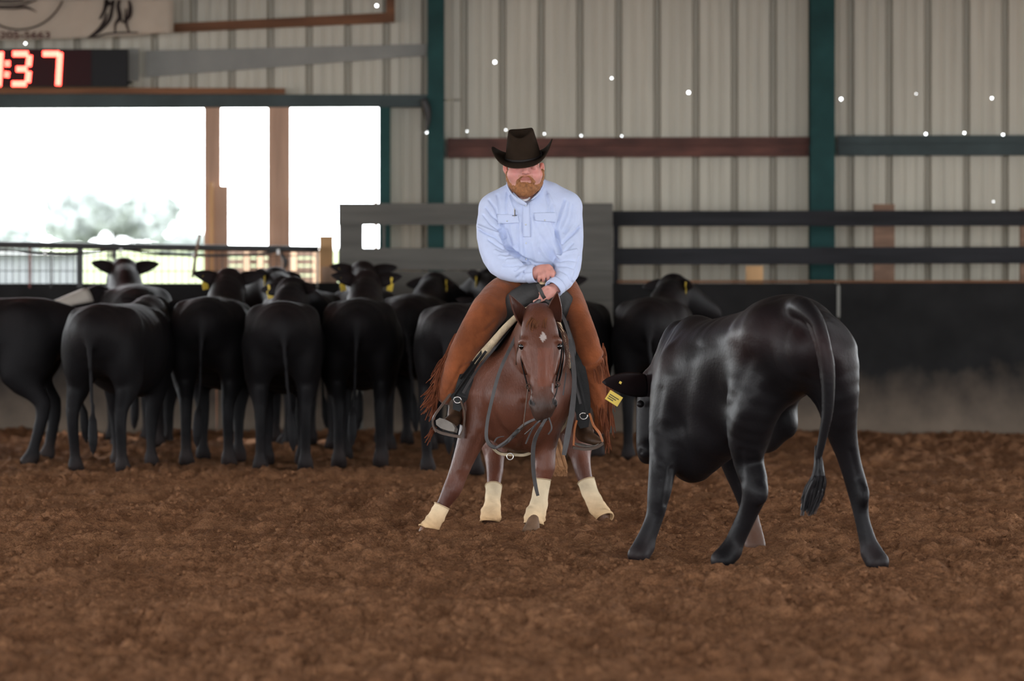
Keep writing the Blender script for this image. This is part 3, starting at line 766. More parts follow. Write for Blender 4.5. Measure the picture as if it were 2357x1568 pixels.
# ------------------------------------------------------------------ cattle
mat('black_coat', (.0062, .0056, .0062), .6, .11, var=.35, vscale=4, bump=.3, bscale=60, bstretch=(1, 1, 1), use_tint=True)
mat('glossy_coat', (.0076, .0066, .0074), .46, .125, var=.30, vscale=5, bump=.16, bscale=70, use_tint=True)
mat('hoof_horn', (.03, .022, .018), .6, .3)
mat('tag_yellow', (.62, .43, .05), .5, .4)
mat('tag_ink', (.06, .05, .02), .6, .3)
mat('eye_black', (.004, .003, .003), .08, .6)
mat('white_hair', (.42, .38, .33), .7, .3, var=.15)
mat('tail_hair', (.008, .007, .008), .5, .4)

def cat_mesh(*vf):
    V = []; F = []; n = 0
    for v, f in vf:
        V.append(np.asarray(v, float)); F.append(np.asarray(f)+n); n += len(v)
    return np.vstack(V), np.vstack(F)
def ear_mesh(base, tip, hw, cup, cupdir, th=.012, nu=12, nv=8, sharp=1.0, root=.45, pw=.75):
    base = np.asarray(base, float); tip = np.asarray(tip, float); L = tip-base; cd = np.asarray(cupdir, float)
    w = unit(L); cd = unit(cd-np.dot(cd, w)*w); side = np.cross(w, cd)
    G = np.zeros((nu, nv, 3))
    for i in range(nu):
        u = i/(nu-1)
        pr = max(math.sin(math.pi*min(1, (u*(1-root*.5)+root*.5)))**pw*(1-u**4*.3)*sharp, .03) if u < 1 else .03
        for j in range(nv):
            q = -1+2*j/(nv-1)
            an = q*1.15*(1-.35*u)
            G[i, j] = base+L*u+side*hw*pr*math.sin(an)/math.sin(1.15)+cd*(-cup*pr*(math.cos(an)-.4))
    b = MB(); b.sheet(G, th); v, f = b.arrays(); return v, np.array(f)

def cow_mesh(seed, head=(1.05, 0, 1.20), yaw=0., pitch=-.35, tailx=0.):
    rs = np.random.RandomState(seed); j = lambda s: rs.uniform(-s, s)
    S = SDF((-1.0, -.55, -.02), (1.55, .62, 1.55), .0155)
    tr = [(-.70, 0, .93), (-.52, 0, .885), (-.25, 0, .855), (.05, 0, .80), (.33, 0, .80), (.52, 0, .83)]
    S.tube(tr, [(.13, .13), (.235, .225), (.25, .25), (.285, .30), (.24, .30), (.19, .25)], (0, 1, 0), .04)
    for s in (-1, 1):                                                       # hip bones, thigh, shoulder
        S.ell((-.42, s*.17, 1.0), (.09, .06, .07), k=.08); S.ell((-.50, s*.15, .76), (.17, .10, .22), k=.07); S.ell((.40, s*.16, .80), (.15, .08, .24), k=.08)
    S.ell((.50, 0, .62), (.14, .12, .15), k=.1)
    h = np.array(head); nk = np.array([.55, 0, .90]); mid = (nk+h)/2+np.array([.0, 0, .02])
    S.tube([nk, mid, h+np.array([-.06, 0, -.02])], [(.15, .22), (.13, .185), (.105, .135)], (0, 1, 0), .06)
    d = np.array([math.cos(pitch)*math.cos(yaw), math.cos(pitch)*math.sin(yaw), math.sin(pitch)])
    lat = np.array([-math.sin(yaw), math.cos(yaw), 0]); up = np.cross(d, lat)
    S.tube([h-d*.04, h+d*.07, h+d*.22, h+d*.36, h+d*.43], [(.11, .115), (.118, .125), (.09, .10), (.075, .075), (.058, .058)], lat, .03)
    S.ell(h-d*.03+up*.07, (.07, .07, .06), k=.05)
    for s, off in ((1, j(.06)), (-1, j(.06))):
        st = s*(.15+j(.02))
        S.tube([(-.50, s*.14, .80), (-.40, s*.165, .62), (-.60+off*.4, st, .42), (-.585+off, st, .16), (-.56+off, st, .07)], [(.10, .15), (.085, .12), (.045, .058), (.036, .04), (.04, .045)], (0, 1, 0), .05)
        S.tube([(-.57+off, st, .06), (-.53+off, st, .02)], [(.05, .05), (.058, .055)], (0, 1, 0), .02)
    for s, off in ((1, j(.10)), (-1, j(.10))):
        st = s*(.13+j(.02))
        S.tube([(.42, s*.15, .75), (.40, s*.15, .55), (.43+off*.5, st, .35), (.43+off, st, .14), (.44+off, st, .07)], [(.08, .13), (.07, .09), (.046, .052), (.034, .036), (.04, .042)], (0, 1, 0), .05)
        S.tube([(.44+off, st, .06), (.47+off, st, .02)], [(.05, .05), (.055, .055)], (0, 1, 0), .02)
    S.tube([(-.70, 0, 1.02), (-.80, tailx*.1, .98), (-.82, tailx*.3, .78), (-.80, tailx*.7, .50), (-.82, tailx, .34)], [.035, .03, .022, .02, .022], (0, 1, 0), .03)
    S.tube([(-.82, tailx, .36), (-.83, tailx*1.15, .24), (-.84, tailx*1.25, .12)], [.028, .036, .012], (0, 1, 0), .02)
    S.blur(1)
    v, f = S.mesh(); v = lap(v, f, 2)
    ears = []
    for s in (-1, 1):
        b = h-d*.03+up*.045+lat*s*.07; t = b+lat*s*.175+up*(.03+j(.06))-d*(.05+j(.05))
        ears.append(ear_mesh(b, t, .052, .03, d, pw=.5))
    tip = b
    tags = {s: (h-d*.05+up*.045+lat*s*.17) for s in (-1, 1)}
    v, f = cat_mesh((v, f), *ears)
    t = np.ones((len(v), 3))
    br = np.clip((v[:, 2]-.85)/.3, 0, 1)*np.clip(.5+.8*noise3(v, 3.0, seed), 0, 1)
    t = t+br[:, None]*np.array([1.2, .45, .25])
    low = np.clip((.22-v[:, 2])/.2, 0, 1)*np.clip(.6+.6*noise3(v, 9, seed+2), 0, 1)
    t = t+low[:, None]*np.array([3.2, 2.2, 1.6])                             # dusty feet
    return dict(v=v, f=f, t=t, h=h, d=d, lat=lat, up=up, tags=tags)
COWS = {}
def cow_variant(k, *a, **kw):
    c = cow_mesh(*a, **kw); me = mk_mesh('cow_body', c['v'], c['f'])
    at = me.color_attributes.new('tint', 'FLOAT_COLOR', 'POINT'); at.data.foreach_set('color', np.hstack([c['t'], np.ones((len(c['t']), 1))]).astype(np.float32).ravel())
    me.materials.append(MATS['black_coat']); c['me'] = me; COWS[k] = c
cow_variant('up', 1, head=(.98, 0, 1.15), yaw=.1, pitch=-.42, tailx=.03)
cow_variant('left', 2, head=(.96, .06, 1.12), yaw=.7, pitch=-.35, tailx=.10)
cow_variant('right', 3, head=(.96, -.06, 1.12), yaw=-.7, pitch=-.35, tailx=-.06)
cow_variant('high', 5, head=(1.0, 0, 1.16), yaw=.3, pitch=-.22, tailx=.0)
cow_variant('low', 4, head=(1.04, .02, 1.00), yaw=.25, pitch=-.55, tailx=-.03)
tb = MB(); tb.box((-.022, -.002, -.075), (.022, .002, -.02)); tb.box((-.008, -.0025, -.022), (.008, .0025, .02))
tv, tf = tb.arrays(); TAGME = mk_mesh('ear_tag', tv, tf, False); TAGME.materials.append(MATS['tag_yellow'])
def cow(px, py, head_deg, var, sc, lab, tags=(), anchor='hind', white=False):
    c = COWS[var]; Y = FPX*CAMH/(py-HORIZON); a = math.radians(head_deg); fw = np.array([math.cos(a), math.sin(a), 0])
    p = np.array([XW(px, Y), Y, 0]); root = p+fw*.55*sc if anchor == 'hind' else (p-fw*c['h'][0]*sc if anchor == 'head' else p)
    o = empty('cow', root, lab, 'cow', 'black cattle bunched in the herd', rz=a); o.scale = (sc,)*3
    b = bpy.data.objects.new('body', c['me']); COL.objects.link(b); b.parent = o
    for s in tags:
        t = bpy.data.objects.new('ear_tag', TAGME); COL.objects.link(t); t.parent = o; q = c['tags'][s]; t.location = tuple(q-c['d']*.035-np.array([0, 0, .01])); t.rotation_euler = (0, .2*s, math.pi/2+math.atan2(c['d'][1], c['d'][0])+.5*s)
    if white:   # pale blaze down the face
        h, d, lat, up = c['h'], c['d'], c['lat'], c['up']; m = MB()
        G = np.zeros((8, 5, 3))
        for i in range(8):
            for jx in range(5):
                u = .06+.30*i/7; w = (-1+jx/2); rw = np.interp(u, [0, .07, .22, .36], [.114, .121, .094, .079])+.004; rb = np.interp(u, [0, .07, .22, .36], [.118, .128, .104, .080])+.004
                an = .55+w*.85*(1-.25*i/7); G[i, jx] = h+d*u+lat*rw*math.sin(an)+up*rb*math.cos(an)
        m.sheet(G, .008); v, f = m.arrays(); me = mk_mesh('blaze', v, f); me.materials.append(MATS['white_hair'])
        q = bpy.data.objects.new('blaze', me); COL.objects.link(q); q.parent = o
    return o
mat('white_hair', (.42, .38, .33), .7, .3, var=.15)
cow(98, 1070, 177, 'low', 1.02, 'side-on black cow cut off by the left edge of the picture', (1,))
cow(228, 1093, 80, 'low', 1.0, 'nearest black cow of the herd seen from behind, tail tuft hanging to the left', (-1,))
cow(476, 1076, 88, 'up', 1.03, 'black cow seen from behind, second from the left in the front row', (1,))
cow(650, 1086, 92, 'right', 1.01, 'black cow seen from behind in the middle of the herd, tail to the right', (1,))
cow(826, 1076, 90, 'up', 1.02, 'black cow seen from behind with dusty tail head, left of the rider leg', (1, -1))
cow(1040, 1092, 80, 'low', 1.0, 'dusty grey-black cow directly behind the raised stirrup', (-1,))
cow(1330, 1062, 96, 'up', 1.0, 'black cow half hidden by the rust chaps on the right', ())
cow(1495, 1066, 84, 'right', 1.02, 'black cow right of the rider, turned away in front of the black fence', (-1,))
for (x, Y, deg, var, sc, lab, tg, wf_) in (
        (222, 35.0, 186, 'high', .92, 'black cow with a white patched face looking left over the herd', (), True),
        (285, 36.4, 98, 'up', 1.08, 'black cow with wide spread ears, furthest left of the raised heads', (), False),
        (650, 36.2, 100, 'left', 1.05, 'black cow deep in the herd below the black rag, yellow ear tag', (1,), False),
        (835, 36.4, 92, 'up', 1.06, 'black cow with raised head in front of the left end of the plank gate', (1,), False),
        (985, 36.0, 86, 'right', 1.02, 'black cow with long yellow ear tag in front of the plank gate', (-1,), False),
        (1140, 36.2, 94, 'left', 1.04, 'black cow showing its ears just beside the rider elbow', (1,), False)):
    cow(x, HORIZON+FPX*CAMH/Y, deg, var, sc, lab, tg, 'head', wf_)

# ---------------------------------------------------------- the heifer being cut
def build_heifer():
    S = SDF((.28, 21.66, -.03), (2.0, 24.15, 1.36), .0088)
    fwd = unit([-.42, .907, 0]); left = np.array([-fwd[1], fwd[0], 0]); up = np.array([0, 0, 1.])
    tr = PL([(1868, 800, 22.02), (1815, 808, 22.36), (1742, 836, 22.68), (1668, 882, 22.95), (1606, 892, 23.18), (1575, 890, 23.36)])
    S.tube(tr, [(.13, .15), (.245, .238), (.265, .255), (.275, .315), (.205, .315), (.16, .26)], left, .04)
    # rump slope and pins
    S.ell(P(1812, 742, 22.32), (.17, .24, .10), k=.12); S.ell(P(1905, 800, 22.12), (.085, .09, .12), k=.1); S.ell(P(1760, 775, 22.2), (.09, .10, .11), k=.1)
    S.ell(P(1722, 770, 22.35), (.06, .08, .06), k=.08)                                     # hook bone
    # thighs
    S.tube(PL([(1895, 830, 22.15), (1920, 900, 22.15), (1935, 985, 22.22), (1955, 1060, 22.27), (1974, 1128, 22.29), (1983, 1190, 22.28), (1998, 1248, 22.28), (2005, 1272, 22.28)]),
           [(.16, .19), (.105, .15), (.072, .092), (.050, .064), (.047, .058), (.034, .040), (.041, .043), (.046, .047)], left, .06)
    S.tube(PL([(2006, 1272, 22.28), (2020, 1296, 22.25)]), [(.048, .05), (.055, .06)], left, .02)
    S.tube(PL([(1770, 850, 22.35), (1735, 930, 22.35), (1722, 1000, 22.40), (1722, 1060, 22.45), (1738, 1125, 22.40), (1722, 1180, 22.46), (1695, 1240, 22.5), (1683, 1268, 22.5)]),
           [(.17, .19), (.125, .16), (.098, .115), (.070, .078), (.060, .068), (.047, .050), (.046, .046), (.048, .048)], left, .06)
    S.tube(PL([(1682, 1268, 22.5), (1662, 1290, 22.48)]), [(.05, .05), (.055, .06)], left, .02)
    S.ell(P(1752, 1138, 22.34), (.03, .03, .05), k=.04); S.ell(P(1990, 1140, 22.22), (.022, .03, .05), k=.04)    # hock points
    # fore legs
    S.tube(PL([(1565, 900, 23.12), (1540, 985, 23.02), (1527, 1060, 22.98), (1518, 1130, 22.93), (1507, 1190, 22.93), (1488, 1240, 22.92), (1483, 1258, 22.92)]),
           [(.13, .17), (.095, .11), (.068, .075), (.058, .062), (.043, .045), (.046, .046), (.047, .047)], left, .06)
    S.tube(PL([(1482, 1258, 22.92), (1470, 1278, 22.9)]), [(.05, .05), (.054, .06)], left, .02)
    S.tube(PL([(1660, 950, 23.45), (1690, 1060, 23.5), (1712, 1130, 23.54), (1728, 1190, 23.57), (1735, 1228, 23.57), (1738, 1256, 23.55)]),
           [(.09, .12), (.07, .08), (.052, .055), (.04, .042), (.046, .046), (.054, .054)], left, .05)
    # brisket, belly, flank, udder
    S.tube(PL([(1588, 1010, 23.2), (1600, 1035, 23.08), (1650, 1000, 22.9)]), [(.12, .15), (.105, .155), (.14, .12)], left, .09)
    S.ell(P(1588, 1062, 23.12), (.085, .14, .085), k=.06)
    S.ell(P(1740, 960, 22.62), (.16, .2, .15), k=.1)
    S.ell(P(1812, 968, 22.5), (.055, .08, .085), k=.06); S.ell(P(1770, 1000, 22.55), (.06, .09, .08), k=.06)
    # shoulder blade, ribs, withers
    S.ell(P(1545, 905, 23.02), (.07, .12, .21), k=.08); S.ell(P(1602, 765, 23.22), (.075, .14, .075), k=.09)
    # neck and head (head low, facing the horse)
    S.tube(PL([(1578, 825, 23.35), (1545, 872, 23.55), (1522, 905, 23.66)]), [(.12, .20), (.10, .165), (.09, .125)], left, .06)
    hd = PL([(1517, 893, 23.68), (1510, 925, 23.67), (1500, 985, 23.64), (1493, 1030, 23.62), (1491, 1046, 23.62)])
    hl = unit([-.55, -.83, 0])
    S.tube(hd, [(.095, .085), (.100, .095), (.078, .078), (.062, .062), (.050, .052)], hl, .03)
    S.ell(P(1515, 872, 23.68), (.075, .08, .05), k=.05)
    S.ell(P(1487, 1036, 23.56), (.042, .05, .045), k=.03)
    S.ell(P(1474, 930, 23.55), (.022, .03, .022), k=.02)
    S.ell(P(1476, 1040, 23.53), (.010, .02, .014), k=.008, sub=True)
    # tail
    S.tube(PL([(1790, 760, 22.45), (1815, 722, 22.25), (1842, 706, 22.00), (1872, 735, 21.87), (1893, 795, 21.81), (1904, 865, 21.81), (1905, 940, 21.84), (1894, 1005, 21.88), (1882, 1060, 21.91)]),
           [.06, .055, .050, .046, .040, .035, .029, .023, .018], left, .035)
    S.blur(1)
    v, f = S.mesh(); v = lap(v, f, 3)
    n = vnormals(v, f); q = px_of(v)
    # muscle relief: (polyline in photo pixels, height mm, width px)
    def relief(lines, side=.25):
        fac = np.clip((side-n[:, 1])*3, 0, 1); d = np.zeros(len(v))
        for pl, amp, w in lines:
            pl = np.array(pl, float); best = np.full(len(v), 1e9)
            for a, b in zip(pl[:-1], pl[1:]):
                ab = b-a; t = np.clip(((q-a)@ab)/max(ab@ab, 1e-6), 0, 1); best = np.minimum(best, np.linalg.norm(q-(a+t[:, None]*ab), axis=1))
            d += amp*.001*np.exp(-(best/w)**2)
        return v+n*(d*fac)[:, None]
    v = relief([([(1655, 800), (1640, 900), (1668, 985)], -14, 26), ([(1760, 880), (1722, 935), (1690, 985)], 14, 20), ([(1720, 830), (1700, 880), (1680, 930)], -12, 18),
                ([(1600, 800), (1575, 900), (1565, 980)], -13, 20), ([(1548, 870), (1530, 960)], 10, 16), ([(1740, 760), (1660, 790), (1600, 830)], 8, 30),
                ([(1850, 760), (1862, 860), (1860, 950)], -22, 26), ([(1930, 830), (1945, 900)], 8, 16), ([(1705, 1040), (1708, 1110)], -8, 8), ([(1745, 1040), (1755, 1100)], 6, 8),
                ([(1512, 1000), (1515, 1080)], 6, 8), ([(1545, 1080), (1532, 1160)], -8, 7), ([(1958, 1040), (1975, 1100)], -8, 7), ([(1780, 700), (1730, 780)], -6, 18),
                ([(1522, 900), (1512, 990), (1520, 1010)], -6, 12), ([(1508, 1040), (1520, 1060)], 4, 8)])
    ears = [ear_mesh(P(1486, 888, 23.60), P(1386, 880, 23.42), .064, .035, (0, 1, -.2), .010, 16, 10, pw=.48),
            ear_mesh(P(1528, 868, 23.78), P(1560, 846, 23.95), .05, .03, (0, .5, -.2), .010, 12, 8)]
    v, f = cat_mesh((v, f), *ears); q = px_of(v)
    t = np.ones((len(v), 3))
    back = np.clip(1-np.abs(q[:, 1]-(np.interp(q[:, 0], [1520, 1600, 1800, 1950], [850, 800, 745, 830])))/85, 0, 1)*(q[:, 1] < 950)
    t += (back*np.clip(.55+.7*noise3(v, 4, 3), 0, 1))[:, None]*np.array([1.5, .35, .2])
    low = np.clip((.14-v[:, 2])/.14, 0, 1)*np.clip(.4+.8*noise3(v, 12, 5), 0, 1)
    t += low[:, None]*np.array([2.2, 1.7, 1.4])
    fr = (v[:, 1] > 23.4) & (v[:, 2] < .22) & (q[:, 0] > 1650)
    t += fr[:, None]*np.clip((.22-v[:, 2])/.1, 0, 1)[:, None]*np.array([9., 5., 2.6])       # dirt on the far fore hoof
    root = empty('heifer', (1.15, 22.85, 0), 'glossy black heifer with lowered head facing the horse, yellow ear tag', 'cow')
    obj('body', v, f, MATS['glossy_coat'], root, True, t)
    # tail switch of hair strands
    rs = np.random.RandomState(4); m = MB()
    for i in range(150):
        a = rs.randn(); x0 = 1882+rs.uniform(-5, 5); dx = rs.uniform(-1, 1)
        ln = rs.uniform(.55, 1)
        pts = [P(x0, 1040+rs.uniform(-15, 15), 21.91), P(1884+dx*13, 1095, 21.91+rs.uniform(-.02, .02)), P(1880+dx*22-6*ln, 1095+45*ln, 21.95+rs.uniform(-.03, .03)), P(1872+dx*(24-10*ln)-14*ln+rs.uniform(-5, 5), 1100+88*ln, 21.96)]
        m.ribbon(pts, [.005, .006, .005, .0012], rs.randn(3), .003, 4)
    tag(part('tail_switch', m, MATS['tail_hair'], root), kind='stuff')
    # eye, tag
    e = MB(); th = np.linspace(0, math.pi, 8)
    e.lathe([(max(.0165*math.sin(a), .0005), -.0165*math.cos(a)) for a in th], 12, P(1474, 930, 23.55)); part('eye', e, MATS['eye_black'], root, True)
    c = P(1413, 917, 23.36); tg = MB(); tg.box((-.036, -.0015, -.026), (.036, .0015, .026)); an = math.radians(-32)
    R = np.array([[math.cos(an), 0, -math.sin(an)], [0, 1, 0], [math.sin(an), 0, math.cos(an)]]); T4 = np.eye(4); T4[:3, :3] = R; T4[:3, 3] = c
    tg.xform(T4); tgo = part('ear_tag', tg, MATS['tag_yellow'], root)
    for i in range(3):
        w = MB(); w.box((-.028, -.0028, -.016+i*.010), (.004+.01*i, -.0018, -.011+i*.010)); w.xform(T4); part('printed_line', w, MATS['tag_ink'], tgo)
    s = MB(); s.box((-.006, -.004, -.006), (.006, .004, .006)); T5 = T4.copy(); T5[:3, 3] = P(1428, 881, 23.40); s.xform(T5); part('tag_button', s, MATS['tag_yellow'], root)
build_heifer()
# ------------------------------------------------------------------ horse
mat('chestnut_coat', (.102, .036, .021), .42, .26, var=.30, vscale=5, bump=.35, bscale=110, bstretch=(1, 1, .35), use_tint=True)
mat('boot_cream', (.62, .50, .34), .85, .15, use_tint=True, var=.2, vscale=9, bump=.5, bscale=26, bstretch=(1, 1, 2.2))
mat('boot_band', (.40, .29, .18), .85, .15, var=.2, vscale=9)
mat('horse_hoof', (.13, .075, .045), .7, .2, var=.3, vscale=20)
mat('mane_hair', (.13, .045, .018), .5, .4, var=.4, vscale=30)
mat('tail_tan', (.30, .15, .07), .6, .3, var=.3, vscale=30)
mat('black_leather', (.008, .0075, .0075), .5, .22, var=.4, vscale=12, bump=.2, bscale=60)
mat('grey_leather', (.030, .028, .027), .55, .3, var=.3, vscale=10, bump=.25, bscale=60)
mat('strap_leather', (.065, .060, .060), .5, .3, var=.25, vscale=14)
mat('brown_leather', (.055, .028, .015), .5, .4, var=.4, vscale=14, bump=.2, bscale=50)
mat('orange_leather', (.33, .105, .03), .5, .4, var=.3, vscale=14)
mat('wool_cream', (.50, .40, .27), .95, .1, var=.22, vscale=22, bump=.8, bscale=55)
mat('wool_dark', (.03, .028, .025), .95, .1, var=.3, vscale=22, bump=.6, bscale=55)
mat('steel_bright', (.62, .60, .57), .28, .5, metal=1.0)
mat('horn_wrap', (.55, .42, .26), .8, .2, var=.2, vscale=40)

def px_relief(v, n, lines, side=.25):
    q = px_of(v); fac = np.clip((side-n[:, 1])*3, 0, 1); d = np.zeros(len(v))
    for pl, amp, w in lines:
        pl = np.array(pl, float); lo = pl.min(0)-3*w; hi = pl.max(0)+3*w
        m = np.where((q[:, 0] > lo[0]) & (q[:, 0] < hi[0]) & (q[:, 1] > lo[1]) & (q[:, 1] < hi[1]))[0]
        if not len(m): continue
        best = np.full(len(m), 1e9); qq = q[m]
        for a, b in zip(pl[:-1], pl[1:]):
            ab = b-a; t = np.clip(((qq-a)@ab)/max(ab@ab, 1e-6), 0, 1); best = np.minimum(best, np.linalg.norm(qq-(a+t[:, None]*ab), axis=1))
        d[m] += amp*.001*np.exp(-(best/w)**2)
    return v+n*(d*fac)[:, None]

HORSE = {}
def build_horse():
    X = (1, 0, 0)
    S = SDF((-.50, 24.02, -.03), (.58, 26.75, 1.20), .0075)
    S.tube(PL([(1200, 925, 24.80), (1203, 893, 24.98), (1210, 892, 25.42), (1225, 872, 25.85), (1240, 880, 26.2), (1245, 900, 26.45)]),
           [(.185, .20), (.235, .255), (.275, .275), (.255, .25), (.27, .27), (.17, .17)], X, .05)
    S.ell(P(1212, 775, 25.1), (.09, .2, .10), k=.12)                                   # withers
    S.ell(P(1160, 905, 24.80), (.085, .10, .135), k=.07); S.ell(P(1252, 915, 24.80), (.085, .10, .135), k=.07)   # pectorals
    S.ell(P(1115, 868, 24.95), (.075, .13, .17), k=.08); S.ell(P(1296, 875, 24.95), (.07, .13, .17), k=.08)     # shoulders
    S.ell(P(1195, 990, 24.88), (.15, .13, .11), k=.09); S.ell(P(1205, 985, 25.2), (.17, .3, .13), k=.1)
    # fore leg, viewer left, thrown out to the side
    S.tube(PL([(1112, 925, 24.92), (1094, 985, 24.88), (1072, 1045, 24.86), (1052, 1098, 24.85), (1040, 1128, 24.84), (1020, 1162, 24.84), (1003, 1192, 24.84), (992, 1210, 24.84)]),
           [(.105, .12), (.082, .095), (.060, .068), (.050, .052), (.049, .050), (.034, .036), (.036, .038), (.040, .042)], X, .06)
    S.tube(PL([(993, 1208, 24.84), (986, 1226, 24.83)]), [(.04, .042), (.052, .056)], X, .02)
    # fore leg, viewer right
    S.tube(PL([(1262, 945, 24.95), (1256, 1010, 24.92), (1255, 1050, 24.90), (1254, 1078, 24.89), (1249, 1112, 24.89), (1243, 1150, 24.89), (1236, 1180, 24.88), (1230, 1196, 24.86)]),
           [(.09, .10), (.066, .075), (.054, .060), (.053, .055), (.033, .036), (.034, .036), (.042, .044), (.038, .04)], X, .06)
    # hind legs
    S.tube(PL([(1150, 940, 26.15), (1140, 1010, 25.95), (1138, 1052, 25.9), (1139, 1085, 25.8), (1135, 1130, 25.68), (1131, 1170, 25.62), (1129, 1196, 25.6)]),
           [(.13, .16), (.085, .11), (.055, .075), (.045, .055), (.034, .038), (.04, .044), (.05, .052)], X, .06)
    S.tube(PL([(1315, 940, 26.2), (1330, 1010, 26.05), (1336, 1050, 26.0), (1342, 1085, 25.95), (1356, 1130, 25.9), (1376, 1172, 25.88), (1386, 1190, 25.86)]),
           [(.13, .16), (.085, .11), (.056, .075), (.045, .055), (.034, .038), (.04, .044), (.05, .052)], X, .06)
    # neck
    S.tube(PL([(1206, 850, 24.86), (1218, 800, 24.74), (1232, 755, 24.60), (1239, 735, 24.52)]), [(.13, .21), (.105, .17), (.085, .13), (.08, .10)], X, .06)
    # head
    S.tube(PL([(1240, 728, 24.50), (1241, 752, 24.44), (1243, 790, 24.39), (1245, 840, 24.35), (1247, 885, 24.315), (1249, 918, 24.29), (1249, 942, 24.285), (1248, 955, 24.29)]),
           [(.068, .075), (.089, .088), (.100, .092), (.079, .080), (.060, .066), (.058, .062), (.060, .058), (.044, .046)], X, .02, n=4)
    S.ell(P(1209, 826, 24.47), (.045, .07, .085), k=.05); S.ell(P(1281, 826, 24.47), (.045, .07, .085), k=.05)      # cheeks
    S.tube(PL([(1200, 788, 24.36), (1206, 784, 24.33)]), [.019, .016], X, .02); S.tube(PL([(1287, 786, 24.36), (1281, 782, 24.33)]), [.019, .016], X, .02)   # brow bones
    S.tube(PL([(1203, 815, 24.34), (1216, 860, 24.30)]), [.014, .008], X, .02); S.tube(PL([(1283, 813, 24.34), (1276, 860, 24.30)]), [.014, .008], X, .02)  # facial crest
    for sx, x in ((-1, 1226), (1, 1274)):
        S.ell(P(x, 926, 24.262), (.024, .024, .036), k=.02)
        S.tube(PL([(x+sx*6, 917, 24.262), (x+sx*2, 928, 24.24), (x-sx*2, 937, 24.243)]), [.009, .013, .009], X, .006, sub=True)
    S.ell(P(1198, 798, 24.335), (.010, .014, .011), k=.01, sub=True); S.ell(P(1290, 796, 24.335), (.010, .014, .011), k=.01, sub=True)
    S.ell(P(1248, 962, 24.30), (.030, .03, .016), k=.012)                              # lower lip
    S.blur(1)
    v, f = S.mesh(); v = lap(v, f, 2); n = vnormals(v, f)
    v = px_relief(v, n, [([(1206, 930), (1205, 1000), (1200, 1030)], -16, 9), ([(1128, 940), (1150, 985), (1180, 1010)], -12, 10), ([(1262, 955), (1240, 1000)], -10, 9),
                         ([(1120, 830), (1105, 900), (1108, 940)], 9, 16), ([(1158, 830), (1140, 900)], 8, 20), ([(1080, 1000), (1058, 1080)], 7, 9), ([(1105, 1000), (1078, 1070)], -6, 8),
                         ([(1244, 800), (1247, 880)], 4, 14), ([(1228, 810), (1233, 870)], -4, 7), ([(1262, 810), (1262, 870)], -4, 7), ([(1243, 1060), (1240, 1090)], -4, 6), ([(1145, 1050), (1148, 1085)], 5, 7), ([(1165, 985), (1178, 1005)], 7, 9)])
    # ears
    ears = [ear_mesh(P(1213, 742, 24.50), P(1173, 678, 24.44), .046, .030, (.55, -.75, .1), .007, 18, 10, .95, .7),
            ear_mesh(P(1273, 742, 24.50), P(1283, 672, 24.44), .046, .032, (.25, -1, 0), .007, 18, 10, .95, .7)]
    v, f = cat_mesh((v, f), *ears)
    q = px_of(v); t = np.ones((len(v), 3)); nz = noise3(v, 14, 2)
    head = (v[:, 1] < 24.53) & (v[:, 2] > .55) & (np.abs(q[:, 0]-1247) < 62)
    muz = np.clip((q[:, 1]-(885+14*nz))/45, 0, 1)*head
    t = t*(1-muz[:, None]*np.array([.62, .45, .32]))
    star = head & (np.abs(q[:, 0]-1250)/8.5+np.abs(q[:, 1]-776)/13+.18*nz < 1) & (q[:, 1] > 760)
    nos = head & (v[:, 1] < 24.29) & ((((q[:, 0]-1222.5)*.85+(q[:, 1]-927)*.45)/9.5)**2+(((q[:, 0]-1222.5)*-.45+(q[:, 1]-927)*.85)/5.0)**2 < 1)
    nos |= head & (v[:, 1] < 24.29) & ((((q[:, 0]-1277.5)*.85-(q[:, 1]-927)*.45)/5.0)**2+(((q[:, 0]-1277.5)*.45+(q[:, 1]-927)*.85)/11.0)**2 < 1)
    t[nos] *= .15
    t[star] = (4.0, 9.5, 15.)
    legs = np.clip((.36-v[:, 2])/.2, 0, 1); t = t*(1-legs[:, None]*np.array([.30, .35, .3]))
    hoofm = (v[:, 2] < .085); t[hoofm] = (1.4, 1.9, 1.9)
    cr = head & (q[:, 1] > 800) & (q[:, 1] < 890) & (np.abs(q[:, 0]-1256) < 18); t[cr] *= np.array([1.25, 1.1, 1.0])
    ne = 2*18*10
    for k in (0, 1): t[len(t)-ne*(2-k)+ne//2:len(t)-ne*(2-k)+ne] = (.42, .36, .34)
    root = empty('horse', (P(1222, 0, 25.3)[0], 25.3, 0), 'chestnut horse with a small white star, crouched with cream leg boots', 'horse')
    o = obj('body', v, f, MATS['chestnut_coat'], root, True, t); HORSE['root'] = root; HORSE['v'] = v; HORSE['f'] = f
    # eyes
    for x in (1202.5, 1285.5):
        e = MB(); c = P(x, 797.5, 24.352); th = np.linspace(0, math.pi, 9)
        e.lathe([(max(.0185*math.sin(a), .0005), -.0185*math.cos(a)) for a in th], 14, c); part('eye', e, MATS['eye_black'], root, True)
    # forelock and mane
    rs = np.random.RandomState(3); m = MB()
    for i in range(70):
        x0 = 1242+rs.uniform(-14, 14); d = rs.uniform(-1, 1)
        m.ribbon(PL([(x0, 716+rs.uniform(-4, 4), 24.45), (x0+d*6, 730, 24.38), (x0+d*12-6, 745+rs.uniform(-3, 6), 24.345), (x0+d*14-8, 752+rs.uniform(0, 16), 24.325)]), [.003, .004, .003, .0008], (1, .2, 0), .002, 3)
    tag(part('forelock', m, MATS['mane_hair'], root), kind='stuff')
    m = MB()
